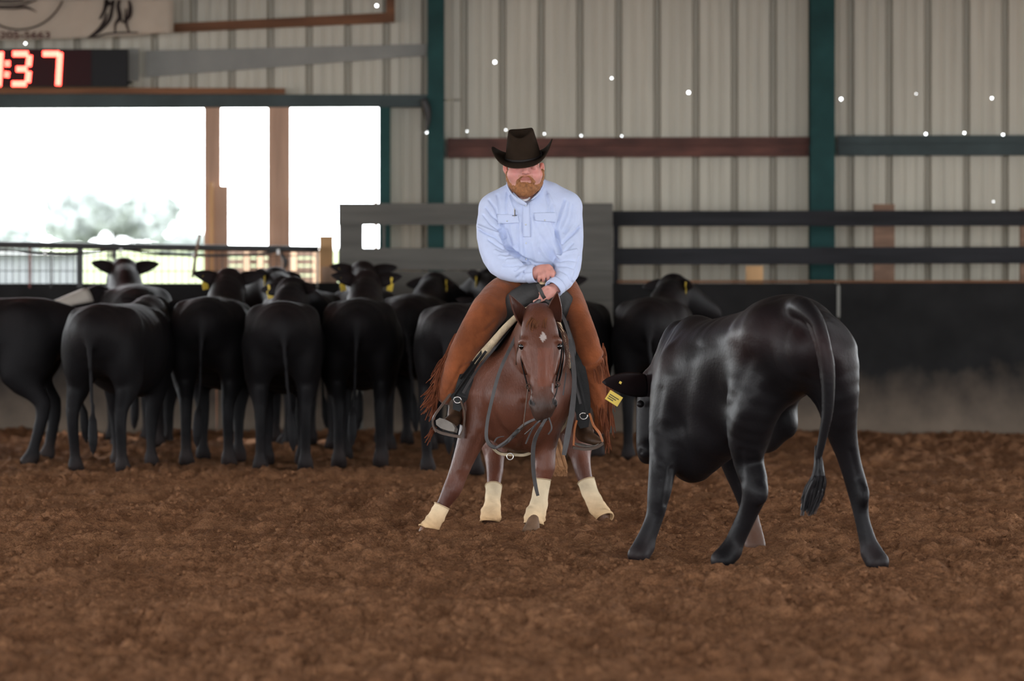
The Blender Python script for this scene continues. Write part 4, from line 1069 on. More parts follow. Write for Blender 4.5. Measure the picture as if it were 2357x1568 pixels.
    for i in range(110):
        u = rs.uniform(0, 1); a = P(1238-18*u, 726+20*u, 24.55+.35*u)
        m.ribbon([a, a+[.05+rs.uniform(0, .05), -.02, -.02], a+[.12+rs.uniform(0, .04), -.04, -.12], a+[.13+rs.uniform(0, .05), -.05, -.2-rs.uniform(0, .08)]], [.004, .005, .004, .001], (0, 1, .2), .002, 3)
    tag(part('mane', m, MATS['mane_hair'], root), kind='stuff')
    # tail
    m = MB()
    for i in range(160):
        a = rs.uniform(-1, 1, 3); e = P(1290+a[0]*16, 1085+a[1]*12, 26.6)
        m.ribbon([P(1248, 800, 26.55)+a*.01, P(1252+a[0]*9, 900, 26.72)+[0, a[1]*.04, 0], P(1275+a[0]*13, 1010, 26.7)+[0, a[1]*.05, 0], e], [.006, .008, .007, .002], (1, .3, 0), .003, 4)
    tag(part('tail', m, MATS['tail_tan'], root), kind='stuff')
    # leg boots
    def wrap(pts, rad, name='leg_boot', cut=None):
        pts = np.array(PL(pts)); rad = np.array(rad); q = catmull(np.hstack([pts, rad[:, None]]), 7); pp = q[:, :3]; rr = q[:, 3]
        T = np.gradient(pp, axis=0); T /= np.linalg.norm(T, axis=1, keepdims=True); A0 = np.array([1., 0, 0]); V = []; N = 28
        for i in range(len(pp)):
            A = unit(A0-np.dot(A0, T[i])*T[i]); B = np.cross(T[i], A)
            for k in range(N):
                an = 2*math.pi*k/N; s = i/(len(pp)-1)
                w = rr[i]*(1+.035*math.sin(an*3+s*19)+.05*s*math.sin(s*34+an*2)); V.append(pp[i]+w*(math.cos(an)*A+math.sin(an)*B))
        V = np.array(V); n0 = len(V); m_ = len(pp)
        # inner lining
        C = np.repeat(pp, N, axis=0); V2 = C+(V-C)*.86
        F = []
        for i in range(m_-1):
            for k in range(N):
                c = pp[i]; mid = (V[i*N+k]+V[(i+1)*N+k])/2
                if cut is not None and cut(px_of(mid[None])[0], mid): continue
                F.append((i*N+k, i*N+(k+1) % N, (i+1)*N+(k+1) % N, (i+1)*N+k))
                F.append((n0+i*N+k, n0+(i+1)*N+k, n0+(i+1)*N+(k+1) % N, n0+i*N+(k+1) % N))
        F += [(k, n0+k, n0+(k+1) % N, (k+1) % N) for k in range(N)]
        e = (m_-1)*N; 
        if cut is None: F += [(e+k, e+(k+1) % N, n0+e+(k+1) % N, n0+e+k) for k in range(N)]
        W_ = np.vstack([V, V2]); dz = np.clip((.17-W_[:, 2])/.15, 0, 1)[:, None]
        b = obj(name, W_, [tuple(x) for x in F], MATS['boot_cream'], root, True, 1-dz*np.array([.12, .30, .46]))
        # binding at the top
        r = MB(); ring = [V[k]+(pp[0]-pp[1])*.1 for k in range(N)]+[V[0]+(pp[0]-pp[1])*.1]; r.tube(ring, .0035, 6, 1, False); part('binding', r, MATS['boot_band'], b, True)
    wrap([(1017, 1165, 24.84), (1008, 1184, 24.835), (996, 1204, 24.83), (985, 1222, 24.82)], [.041, .043, .046, .056])
    wrap([(1248, 1104, 24.89), (1244, 1138, 24.88), (1238, 1168, 24.87), (1231, 1190, 24.85), (1229, 1207, 24.84)], [.044, .042, .049, .056, .050],
         cut=lambda q, m: m[1] < 24.84 and abs(q[0]-1228)/12+max(0, (1216-q[1]))/34 < 1)
    wrap([(1136, 1121, 25.70), (1134, 1155, 25.63), (1130, 1182, 25.58), (1128, 1204, 25.56)], [.044, .042, .055, .054])
    wrap([(1349, 1109, 25.92), (1363, 1145, 25.88), (1379, 1175, 25.84), (1391, 1196, 25.80)], [.047, .045, .050, .056])
    hf = MB(); hf.tube(PL([(1231, 1186, 24.83), (1227, 1204, 24.80), (1222, 1226, 24.78)]), [.026, .034, .048], 18, 3); part('hoof', hf, MATS['horse_hoof'], root, True)
build_horse()
# ------------------------------------------------------------------ saddle, pad, bridle
def ring_mb(c, r, rt, nrm=(0, 1, 0), n=20, sx=1., sz=1.):
    nn = unit(nrm); A = unit(np.cross(nn, [.1, .05, 1])); B = np.cross(nn, A)
    m = MB(); pts = [np.asarray(c)+r*(sx*math.cos(a)*A+sz*math.sin(a)*B) for a in np.linspace(0, 2*math.pi, n+1)]; m.tube(pts, rt, 7, 1, False); return m
def build_tack():
    # saddle pad: dark blanket with a rolled cream wool front edge
    pad = empty('saddle_pad', P(1215, 830, 25.2), 'dark saddle pad with rolled cream wool front edge on the horse back', 'saddle pad')
    edge = [(1094, 836, 24.86), (1128, 796, 24.80), (1166, 752, 24.76), (1200, 722, 24.78), (1235, 706, 24.80), (1262, 712, 24.80), (1284, 744, 24.78), (1298, 792, 24.80), (1312, 848, 24.86)]
    r = MB(); r.tube(PL(edge), [.026, .021, .018, .017, .018, .017, .015, .016, .017], 12, 6); part('wool_roll', r, MATS['wool_cream'], pad, True)
    for q, rr in ((edge[0], .026), (edge[-1], .018)):
        e = MB(); d = 1 if q is edge[-1] else -1; e.tube(PL([q, (q[0]+d*3-(0 if d > 0 else 4), q[1]+9, q[2])]), [rr*1.04, rr*.9], 12, 1); part('roll_cap', e, MATS['wool_dark'], pad, True)
    C = catmull(np.array(PL(edge)), 5); G = np.zeros((7, len(C), 3))
    cen = P(1208, 880, 24.9)
    for i in range(7):
        for j in range(len(C)): G[i, j] = C[j]+np.array([0, .03+.12*i, .0])+(C[j]-cen)*np.array([1, 0, 1])*(.10*min(i, 3)/3)
    b = MB(); b.sheet(G, .02); part('blanket', b, MATS['wool_dark'], pad, True)
    # saddle
    sd = empty('saddle', P(1235, 760, 25.2), 'black western saddle with wrapped horn and leather stirrups', 'saddle')
    S = SDF(P(1140, 850, 24.8)-[.05, .0, .05], P(1330, 610, 25.8)+[.05, .1, .0], .008)
    S.tube(PL([(1172, 748, 25.02), (1180, 706, 24.99), (1210, 680, 24.96), (1245, 674, 24.95), (1280, 684, 24.97), (1302, 708, 24.99), (1308, 748, 25.02)]),
           [(.03, .05), (.046, .06), (.046, .06), (.04, .06), (.042, .06), (.044, .06), (.028, .05)], (0, 1, 0), .03)
    S.ell(P(1196, 700, 24.97), (.055, .06, .055), k=.04); S.ell(P(1297, 712, 24.97), (.032, .055, .058), k=.03)
    S.tube(PL([(1240, 715, 25.1), (1240, 730, 25.35), (1240, 700, 25.6)]), [(.14, .05), (.17, .05), (.18, .05)], (1, 0, 0), .05)
    S.ell(P(1240, 680, 25.62), (.19, .04, .06), k=.04)
    S.blur(1); v, f = S.mesh(); v = lap(v, f, 2); obj('swell', v, f, MATS['grey_leather'], sd, True)
    h = MB(); h.tube(PL([(1250, 678, 24.95), (1249, 662, 24.945), (1248, 650, 24.94), (1248, 642, 24.94)]), [.022, .016, .0155, .016], 14, 3); ho = part('horn', h, MATS['black_leather'], sd, True)
    for i in range(3):
        w = ring_mb(P(1248, 652-i*2.4, 24.94), .0165, .0032, (0, -.25, 1)); part('horn_wrap', w, MATS['horn_wrap'], ho, True)
    c = MB(); c.lathe([(.012, -.004), (.030, 0), (.032, .008), (.026, .015), (.005, .018)], 16, P(1248, 641, 24.955)); part('horn_cap', c, MATS['black_leather'], ho, True)
    # skirts
    for pts in ([[(1176, 742, 24.93), (1140, 792, 24.93), (1112, 842, 24.97)], [(1160, 742, 25.3), (1110, 800, 25.3), (1085, 880, 25.3)], [(1165, 742, 25.65), (1110, 800, 25.65), (1090, 880, 25.65)]],
                [[(1292, 740, 24.94), (1308, 790, 24.94), (1320, 850, 24.97)], [(1300, 740, 25.3), (1335, 800, 25.3), (1345, 880, 25.3)], [(1300, 740, 25.65), (1335, 800, 25.65), (1345, 880, 25.65)]]):
        G = np.array([catmull(np.array(PL(r_)), 4) for r_ in pts]); b = MB(); b.sheet(G, .012); part('skirt', b, MATS['black_leather'], sd, True)
    # fenders with stirrup leathers
    def fender(pts, hw, ac):
        b = MB(); b.ribbon(PL(pts), hw, ac, .008, 5); return part('fender', b, MATS['black_leather'], sd)
    fl = fender([(1160, 752, 24.98), (1120, 815, 24.88), (1090, 862, 24.85), (1066, 902, 24.84), (1052, 930, 24.84)], [.04, .07, .068, .045, .024], (.85, .1, .5))
    fr = fender([(1304, 745, 24.95), (1318, 820, 24.86), (1330, 885, 24.85), (1340, 935, 24.85), (1345, 968, 24.85)], [.03, .05, .056, .044, .028], (1, .1, .15))
    for k, pl in enumerate(([(1172, 742, 24.90), (1125, 800, 24.80), (1082, 860, 24.79), (1046, 912, 24.80)], [(1180, 748, 24.89), (1140, 800, 24.79), (1098, 852, 24.79), (1066, 905, 24.80)],
                            [(1166, 740, 24.91), (1112, 806, 24.81), (1078, 850, 24.80), (1060, 872, 24.80)], [(1300, 735, 24.88), (1322, 800, 24.80), (1318, 850, 24.80), (1336, 930, 24.81)], [(1306, 740, 24.88), (1312, 780, 24.79), (1330, 860, 24.79), (1352, 955, 24.80)])):
        b = MB(); b.ribbon(PL(pl), .0065, (.8, .2, .4), .004, 5); part('saddle_string', b, MATS['strap_leather'] if k in (1, 3) else MATS['black_leather'], sd)
    for c, r_ in ((P(1053, 921, 24.82), .017), (P(1343, 958, 24.83), .0175)):
        part('buckle', ring_mb(c, r_, .004, (0, 1, .1), 18, 1.15, .95), MATS['steel_bright'], sd, True)
    b = MB(); b.ribbon(PL([(1040, 908, 24.83), (1055, 925, 24.83), (1050, 945, 24.83)]), [.012, .028, .02], (.9, 0, .4), .008, 4); part('keeper', b, MATS['black_leather'], sd)
    b = MB(); b.ribbon(PL([(1340, 945, 24.84), (1342, 968, 24.84), (1345, 985, 24.84)]), [.03, .033, .022], (1, 0, .1), .008, 4); part('keeper', b, MATS['black_leather'], sd)
    # stirrups
    def stirrup(arms, tread, mt):
        for a, w in arms:
            b = MB(); b.ribbon(PL(a), w, (0, 1, .1), .010, 5); part('stirrup_arm', b, MATS[mt], sd)
        b = MB(); b.ribbon(PL(tread), .028, (0, 1, 0), .014, 4); part('stirrup_tread', b, MATS['brown_leather'], sd)
    stirrup([([(1036, 908, 24.80), (1018, 932, 24.78), (1000, 958, 24.76), (996, 975, 24.76), (1004, 994, 24.76)], .026), ([(1062, 925, 24.82), (1069, 950, 24.80), (1067, 982, 24.78), (1058, 1004, 24.77)], .026)],
            [(1000, 988, 24.77), (1015, 996, 24.77), (1040, 1002, 24.77), (1062, 1006, 24.77)], 'brown_leather')
    stirrup([([(1358, 955, 24.80), (1366, 978, 24.78), (1380, 998, 24.76), (1387, 1016, 24.76)], .028), ([(1326, 972, 24.82), (1322, 992, 24.8), (1320, 1028, 24.78)], .026)],
            [(1318, 1030, 24.78), (1345, 1034, 24.78), (1372, 1030, 24.77), (1388, 1020, 24.77)], 'orange_leather')
    # cinch under the belly
    b = MB(); b.ribbon(PL([(1108, 900, 25.05), (1102, 970, 25.05), (1140, 1036, 25.02), (1180, 1046, 25.0), (1225, 1040, 25.02), (1300, 980, 25.05), (1318, 900, 25.05)]), .045, (0, 1, 0), .014, 6); part('cinch', b, MATS['wool_cream'], sd)
    part('cinch_ring', ring_mb(P(1174, 1051, 24.94), .017, .003, (0, 1, 0)), MATS['steel_bright'], sd, True)
    # bridle
    br = empty('bridle', P(1247, 860, 24.35), 'dark leather bridle with bit and long hanging reins on the horse head', 'bridle')
    def strap(name, pts, hw, ac, mt='black_leather', th=.004, par=br, sub=5):
        b = MB(); b.ribbon(PL(pts), hw, ac, th, sub); return part(name, b, MATS[mt], par)
    strap('cheek_strap', [(1208, 738, 24.46), (1198, 780, 24.42), (1200, 830, 24.40), (1212, 880, 24.32), (1217, 900, 24.28)], .007, (.2, 1, 0))
    strap('cheek_strap', [(1276, 738, 24.46), (1292, 780, 24.40), (1291, 830, 24.36), (1282, 870, 24.31), (1279, 893, 24.28)], .008, (.3, -.9, 0))
    strap('cheek_strap', [(1279, 745, 24.47), (1296, 800, 24.44), (1293, 850, 24.40), (1286, 880, 24.33)], .006, (.6, -.7, 0))
    strap('crown_strap', [(1208, 738, 24.47), (1222, 722, 24.50), (1243, 716, 24.52), (1262, 722, 24.50), (1276, 738, 24.47)], .008, (0, .7, .6))
    strap('throat_latch', [(1206, 745, 24.50), (1192, 800, 24.52), (1188, 840, 24.55)], .005, (.3, 1, 0), 'brown_leather')
    part('bit_ring', ring_mb(P(1284, 884, 24.27), .013, .0028, (.5, 1, .2)), MATS['brown_leather'], br, True)
    part('bit_ring', ring_mb(P(1216, 890, 24.27), .013, .0028, (-.5, 1, .2)), MATS['brown_leather'], br, True)
    b = MB(); b.tube(PL([(1284, 884, 24.27), (1280, 905, 24.265), (1272, 925, 24.25), (1268, 945, 24.25)]), .0035, 7, 4); part('bit_shank', b, MATS['black_leather'], br, True)
    b = MB(); b.tube(PL([(1216, 890, 24.27), (1212, 920, 24.26), (1208, 955, 24.26), (1204, 985, 24.27)]), .003, 7, 4); part('bit_shank', b, MATS['brown_leather'], br, True)
    # reins
    strap('rein', [(1243, 690, 24.84), (1215, 715, 24.74), (1190, 770, 24.66), (1152, 850, 24.62), (1130, 930, 24.60), (1120, 985, 24.58), (1122, 1016, 24.57), (1140, 1030, 24.56), (1165, 1018, 24.54), (1192, 992, 24.50), (1212, 975, 24.42), (1240, 962, 24.33)], .0085, (1, .1, .25), 'strap_leather', .012, sub=8)
    strap('rein', [(1256, 690, 24.82), (1290, 720, 24.74), (1310, 770, 24.70), (1318, 830, 24.70), (1322, 880, 24.68), (1316, 950, 24.66), (1306, 1005, 24.64), (1298, 1048, 24.63)], [.006, .008, .010, .012, .012, .0145, .015, .011], (1, .1, .1), 'strap_leather', .006)
    strap('rein', [(1258, 962, 24.27), (1244, 985, 24.26), (1232, 1010, 24.30), (1227, 1040, 24.33), (1228, 1085, 24.36), (1233, 1120, 24.38), (1238, 1141, 24.40)], [.007, .008, .010, .0105, .010, .0095, .008], (1, .1, .1), 'strap_leather', .006)
    for pl in ([(1254, 958, 24.27), (1236, 975, 24.26), (1222, 995, 24.28), (1210, 1022, 24.30)], [(1262, 958, 24.27), (1270, 985, 24.26), (1262, 1000, 24.27)], [(1240, 968, 24.30), (1225, 985, 24.28), (1208, 1000, 24.33)], [(1312, 780, 24.69), (1304, 850, 24.70), (1296, 910, 24.69)], [(1160, 1005, 24.53), (1145, 1008, 24.52), (1138, 1018, 24.53)], [(1182, 996, 24.50), (1175, 1010, 24.48), (1170, 1018, 24.48)]):
        strap('lace', pl, .0035, (1, .1, .2), 'strap_leather', .003)
    b = MB(); b.tube(PL([(1196, 990, 24.49), (1190, 994, 24.48), (1180, 1004, 24.48)]), [.008, .012, .006], 8, 3); part('rein_knot', b, MATS['grey_leather'], br, True)
    # tail of the rein held up in the fist
    strap('rein', [(1238, 655, 24.82), (1243, 667, 24.81), (1249, 680, 24.81), (1253, 686, 24.82)], .0095, (1, .1, .45), 'grey_leather', .012)
build_tack()
# ------------------------------------------------------------------ rider
mat('skin', (.56, .285, .235), .5, .4, var=.10, vscale=25, sub=.25, use_tint=True)
mat('shirt_blue', (.50, .565, .755), .85, .2, var=.04, vscale=20, bump=.12, bscale=140, sheen=.1)
mat('shirt_trim', (.50, .565, .755), .85, .2, bump=.12, bscale=140)
mat('tee_white', (.6, .58, .58), .9, .1)
mat('chaps_suede', (.195, .056, .019), .9, .15, var=.30, vscale=9, bump=.35, bscale=70, sheen=.15)
mat('fringe_suede', (.13, .040, .018), .9, .15, var=.35, vscale=30)
mat('hat_felt', (.022, .014, .009), .95, .08, var=.12, vscale=20, bump=.1, bscale=120)
mat('hat_band', (.010, .007, .006), .6, .3)
mat('beard_hair', (.27, .115, .045), .7, .3, var=.35, vscale=60)
mat('boot_brown', (.060, .030, .015), .55, .4, var=.5, vscale=14, bump=.3, bscale=40)
mat('boot_sole', (.19, .17, .15), .8, .2, var=.2, vscale=20)
mat('belt_tooled', (.050, .018, .012), .5, .4, var=.5, vscale=60, bump=.8, bscale=160)
mat('pearl_snap', (.55, .58, .62), .25, .6)
mat('pen_black', (.01, .01, .012), .3, .5)
mat('jeans_dark', (.018, .016, .02), .85, .2)

def build_rider():
    X = (1, 0, 0)
    root = empty('person', P(1222, 690, 25.2), 'rider in brown felt hat, light blue shirt and rust chaps hunched over the saddle horn', 'person')
    # ---- body (skin): head, neck, trunk, arms, hands, legs: one surface
    S = SDF(P(1000, 1010, 24.7)-[.02, .1, .02], P(1400, 330, 25.5)+[.03, .05, .0], .0052)
    S.tube(PL([(1232, 650, 25.22), (1228, 600, 25.19), (1224, 530, 25.18), (1222, 480, 25.19), (1218, 455, 25.2), (1211, 440, 25.2), (1208, 425, 25.18)]),
           [(.13, .09), (.13, .10), (.15, .11), (.16, .09), (.10, .07), (.060, .060), (.058, .060)], X, .03)
    for pts, rr in (([(1140, 483, 25.2), (1130, 545, 25.12), (1150, 608, 25.03), (1195, 627, 24.96), (1232, 630, 24.93)], [.06, .05, .045, .038, .029]),
                    ([(1302, 480, 25.2), (1309, 545, 25.14), (1307, 612, 25.03), (1293, 645, 24.95), (1272, 668, 24.90)], [.06, .05, .045, .038, .029])):
        S.tube(PL(pts), rr, X, .03)
    for pts, rr in (([(1185, 668, 25.22), (1130, 705, 25.05), (1085, 770, 24.92), (1057, 830, 24.93), (1042, 905, 24.98), (1050, 940, 24.95)], [.08, .07, .058, .05, .026, .024]),
                    ([(1270, 668, 25.22), (1316, 705, 25.05), (1342, 775, 24.94), (1356, 835, 24.95), (1362, 930, 24.97), (1350, 975, 24.95)], [.08, .07, .055, .05, .028, .024])):
        S.tube(PL(pts), rr, X, .03)
    # head
    S.ell(P(1206, 366, 25.13), (.078, .094, .092), k=.03)
    S.tube(PL([(1207, 384, 25.075), (1208, 405, 25.065), (1208, 425, 25.06)]), [(.076, .070), (.075, .070), (.062, .062)], X, .03)
    S.ell(P(1182, 402, 25.035), (.034, .032, .036), k=.03); S.ell(P(1234, 402, 25.035), (.034, .032, .036), k=.03)
    S.tube(PL([(1176, 405, 25.11), (1188, 428, 25.06), (1208, 438, 25.03), (1230, 428, 25.06), (1243, 404, 25.11)]), [.022, .024, .026, .024, .022], X, .03)
    S.tube(PL([(1209, 377, 24.998), (1210, 388, 24.980), (1210, 396, 24.968)]), [.010, .0125, .0145], X, .012)
    for x in (1203.5, 1216.5): S.ell(P(x, 398, 24.982), (.0085, .011, .0075), k=.008)
    for x in (1205.5, 1214.5): S.ell(P(x, 401.5, 24.972), (.0032, .006, .003), k=.004, sub=True)
    for x in (1190, 1229): S.ell(P(x, 385, 24.992), (.019, .011, .011), k=.02, sub=True); S.ell(P(x, 386, 25.004), (.0135, .011, .0105), k=.008)
    S.tube(PL([(1180, 380, 25.012), (1192, 379, 25.005), (1203, 380, 25.005)]), [.006, .008, .006], X, .012); S.tube(PL([(1217, 380, 25.005), (1228, 379, 25.005), (1239, 380, 25.012)]), [.006, .008, .006], X, .012)
    S.tube(PL([(1199, 411, 24.998), (1210, 408.5, 24.990), (1221, 411, 24.998)]), [.004, .0062, .004], X, .008); S.tube(PL([(1201, 414.5, 24.999), (1210, 415, 24.992), (1219, 414.5, 24.999)]), [.004, .0062, .004], X, .006)
    S.tube(PL([(1198, 412.5, 24.990), (1210, 411.8, 24.983), (1222, 412.5, 24.990)]), [.0016, .002, .0016], X, .003, sub=True)
    for x, s in ((1163.5, -1), (1247.5, 1)):
        S.tube(PL([(x, 380, 25.135), (x-s*0, 390, 25.125), (x-s*3, 399, 25.115)]), [(.012, .022), (.013, .026), (.009, .014)], X, .012)
        S.ell(P(x+s*2, 388, 25.105), (.006, .012, .014), k=.006, sub=True)
    # upper fist on the horn
    S.ell(P(1247, 624, 24.935), (.030, .036, .026), k=.02)
    S.tube(PL([(1232, 628, 24.93), (1246, 622, 24.925), (1262, 619, 24.92)]), [(.026, .022), (.028, .024), (.026, .022)], (0, 0, 1), .02)
    for x, y0, dx, l in ((1241, 624, -.3, 21), (1250.5, 620, 0, 25), (1260, 618, .3, 24), (1269, 618, 1.0, 21)):
        S.tube(PL([(x, y0, 24.922), (x+dx*2+1, y0+9, 24.893), (x+dx*3+.6, y0+l*.8, 24.892), (x+dx*2.5, y0+l+2, 24.915)]), [.0115, .0108, .0102, .009], X, .006)
    S.tube(PL([(1272, 622, 24.94), (1277, 632, 24.925), (1279, 641, 24.915)]), [.010, .0105, .008], X, .006)
    # rein hand
    S.tube(PL([(1272, 668, 24.90), (1266, 673, 24.885), (1259, 680, 24.87)]), [(.030, .022), (.033, .026), (.028, .024)], (.6, 0, .8), .02)
    for pts in ([(1254, 670, 24.855), (1247, 668, 24.845), (1243, 674, 24.85)], [(1253, 678, 24.85), (1246, 680, 24.838), (1243, 687, 24.845)], [(1256, 685, 24.85), (1247, 690, 24.84), (1242, 693, 24.85)], [(1252, 688, 24.86), (1240, 691, 24.845), (1230, 694, 24.848)]):
        S.tube(PL(pts), [.0112, .0105, .0088], X, .006)
    S.tube(PL([(1268, 665, 24.87), (1260, 662, 24.855), (1252, 664, 24.85)]), [.013, .0115, .0095], X, .008)
    v, f = S.mesh(); v = lap(v, f, 1, .4)
    q = px_of(v); t = np.ones((len(v), 3)); face = (q[:, 1] < 445) & (v[:, 1] < 25.06)
    blush = np.clip(1-np.hypot(q[:, 0]-1186, q[:, 1]-398)/26, 0, 1)+np.clip(1-np.hypot(q[:, 0]-1232, q[:, 1]-398)/22, 0, 1)+.6*np.clip(1-np.hypot(q[:, 0]-1210, q[:, 1]-397)/12, 0, 1)
    t -= (face*np.clip(blush, 0, 1))[:, None]*np.array([.02, .26, .20])
    lip = face & (np.abs(q[:, 0]-1210) < 12.5) & (np.abs(q[:, 1]-411.7) < 4.6-.12*np.abs(q[:, 0]-1210)); t[lip] = (.62, .42, .40)
    stub = face & (np.abs(q[:, 0]-1210) < 17) & (q[:, 1] > 401.5) & (q[:, 1] < 409); t[stub] *= np.array([.86, .80, .66])
    brow = face & (np.abs(q[:, 1]-378) < 2.5) & (np.abs(np.abs(q[:, 0]-1210)-18) < 11); t[brow] = (.6, .42, .3)
    ear = (np.abs(q[:, 0]-1206) > 38) & (q[:, 1] < 405) & (q[:, 1] > 370); t[ear] = (1.0, .72, .68)
    hands = (q[:, 1] > 600) & (v[:, 1] < 25.0) & (q[:, 0] > 1225) & (q[:, 0] < 1290); t[hands] = (1.0, .92, .92)
    obj('body', v, f, MATS['skin'], root, True, t)

    # ---- beard
    S = SDF(P(1160, 455, 24.93)-[.0, .02, .0], P(1260, 385, 25.2)+[.0, .0, .0], .0042)
    S.tube(PL([(1170, 396, 25.11), (1174, 412, 25.085), (1186, 430, 25.05), (1208, 441, 25.015), (1232, 430, 25.05), (1243, 411, 25.085), (1247, 394, 25.11)]), [.013, .021, .0265, .030, .0265, .021, .013], X, .02)
    S.ell(P(1209, 430, 25.015), (.048, .030, .030), k=.02)
    S.tube(PL([(1192, 419, 25.005), (1197, 411, 24.997), (1203, 405.5, 24.988), (1210, 404.5, 24.984), (1217, 405.5, 24.988), (1223, 411, 24.997), (1228, 419, 25.005)]), [.010, .0062, .003, .001, .003, .0062, .010], X, .010)
    S.ell(P(1210, 411.8, 24.98), (.022, .02, .0060), k=.004, sub=True)
    v, f = S.mesh(); v = lap(v, f, 1, .4); n = vnormals(v, f); v = v+n*(.0022*noise3(v, 160, 3)+.002*noise3(v, 70, 4))[:, None]
    bd = obj('beard', v, f, MATS['beard_hair'], root, True)
    rs = np.random.RandomState(5); m = MB(); idx = rs.choice(len(v), 1100)
    for i in idx:
        if n[i, 1] > .45: continue
        d = unit(n[i]*.5+np.array([0, -.1, -.8])+rs.randn(3)*.22); l = rs.uniform(.006, .013); a = v[i]-n[i]*.001
        s = unit(np.cross(d, n[i]))*.0009
        m.add([a-s, a+s, a+d*l], [(0, 1, 2)])
    tag(part('beard_strands', m, MATS['beard_hair'], bd), kind='stuff')

    # ---- shirt
    S = SDF(P(1085, 700, 24.8)-[.0, .03, .0], P(1360, 395, 25.5)+[.0, .0, .0], .0050)
    S.tube(PL([(1236, 660, 25.22), (1230, 610, 25.19), (1226, 540, 25.165), (1222, 485, 25.175), (1218, 455, 25.195), (1211, 440, 25.2)]),
           [(.150, .115), (.165, .135), (.185, .150), (.185, .120), (.115, .085), (.078, .076)], X, .04)
    S.tube(PL([(1205, 440, 25.21), (1165, 455, 25.21), (1138, 478, 25.2)]), [(.05, .06), (.058, .062), (.07, .07)], (0, 1, 0), .05)
    S.tube(PL([(1218, 438, 25.21), (1268, 448, 25.21), (1303, 474, 25.2)]), [(.05, .06), (.060, .064), (.07, .07)], (0, 1, 0), .05)
    S.tube(PL([(1139, 484, 25.2), (1129, 545, 25.11), (1150, 606, 25.02), (1192, 626, 24.955), (1229, 631, 24.93)]), [.086, .074, .069, .057, .044], X, .035)
    S.tube(PL([(1302, 481, 25.2), (1309, 545, 25.13), (1307, 612, 25.02), (1294, 644, 24.95), (1275, 663, 24.905)]), [.088, .076, .069, .058, .046], X, .035)
    # hollow cuffs
    S.tube(PL([(1221, 631, 24.935), (1240, 630, 24.92)]), [.036, .036], X, .004, sub=True); S.tube(PL([(1281, 657, 24.915), (1266, 675, 24.88)]), [.038, .038], X, .004, sub=True)
    # open neck
    S.tube(PL([(1208, 405, 25.12), (1208, 438, 25.10), (1209, 462, 25.02)]), [(.066, .08), (.060, .06), (.012, .03)], X, .006, sub=True)
    S.blur(1)
    v, f = S.mesh(); v = lap(v, f, 1, .4); n = vnormals(v, f)
    folds = [([(1101, 527), (1118, 537), (1140, 545), (1165, 566)], -7, 2.6), ([(1102, 520), (1122, 530), (1146, 538)], 5, 3.5), ([(1125, 460), (1140, 480), (1146, 497)], -5, 2.5), ([(1118, 478), (1133, 497), (1146, 507)], -4.5, 2.5), ([(1112, 495), (1128, 515), (1150, 530)], -4, 2.5),
             ([(1153, 530), (1160, 548), (1168, 568), (1190, 590)], -13, 4), ([(1155, 515), (1163, 545)], -8, 3), ([(1125, 552), (1140, 562), (1160, 573)], -5, 3), ([(1168, 566), (1186, 582), (1212, 600)], -9, 4),
             ([(1160, 560), (1178, 572), (1196, 586), (1214, 596)], 5, 4), ([(1140, 578), (1152, 584), (1168, 584)], 4, 3), ([(1150, 590), (1165, 594), (1182, 592)], 4, 3), ([(1168, 600), (1182, 600), (1196, 598)], 4, 3), ([(1160, 612), (1180, 612), (1205, 606)], -4, 3), ([(1185, 622), (1200, 610), (1218, 606)], -5, 3), ([(1190, 640), (1198, 630), (1212, 624)], -7, 3.5), ([(1204, 640), (1208, 622), (1220, 608)], -4, 2.6),
             ([(1300, 462), (1290, 490), (1283, 520), (1282, 545)], -7, 2.8), ([(1308, 466), (1303, 495), (1290, 525)], -4.5, 2.5), ([(1318, 472), (1314, 500), (1298, 535)], -3.5, 2.6), ([(1326, 480), (1325, 510), (1305, 540)], 3, 3), ([(1334, 522), (1326, 532), (1308, 546), (1293, 560)], -8, 3), ([(1330, 518), (1322, 528), (1312, 536)], 3, 3.5),
             ([(1283, 535), (1285, 562), (1290, 585)], -11, 4), ([(1286, 585), (1300, 578), (1318, 560)], -5, 2.6), ([(1286, 590), (1303, 582), (1326, 576)], 5, 3), ([(1290, 600), (1308, 598), (1326, 600)], -4, 2.6), ([(1285, 612), (1305, 612), (1325, 618)], -4, 3), ([(1290, 622), (1308, 632), (1318, 650)], -4, 3), ([(1280, 640), (1292, 650), (1300, 668)], -4, 2.8), ([(1334, 590), (1328, 620), (1322, 640)], -5, 3),
             ([(1286, 592), (1272, 560), (1262, 530), (1252, 512)], 4, 5), ([(1285, 600), (1262, 572), (1246, 545)], -4, 5), ([(1280, 608), (1256, 590), (1244, 570)], 4, 5), ([(1270, 470), (1268, 500), (1280, 530)], -4.5, 3), ([(1262, 450), (1275, 480), (1278, 510)], 4, 4), ([(1256, 440), (1262, 470), (1260, 490)], -3.5, 3),
             ([(1172, 452), (1180, 478), (1196, 500), (1198, 530)], 3.5, 3), ([(1168, 445), (1165, 475), (1166, 492)], -4, 3), ([(1145, 450), (1150, 480), (1148, 500)], -3.5, 3), ([(1192, 520), (1192, 560), (1192, 590)], -4, 3.5), ([(1178, 520), (1184, 560)], 4, 5), ([(1165, 530), (1176, 565)], -4, 3.5), ([(1202, 515), (1203, 570), (1206, 590)], -3.5, 2.2), ([(1222, 500), (1221, 545)], -3.5, 2.2), ([(1230, 500), (1240, 540), (1240, 580)], -3, 4), ([(1226, 560), (1234, 600)], 3, 5), ([(1212, 595), (1230, 606), (1262, 610)], -4, 4)]
    v = px_relief(v, n, [(a, b*2.1, w*.95) for a, b, w in folds], .45); v = v+n*(.0022*noise3(v, 18, 9))[:, None]
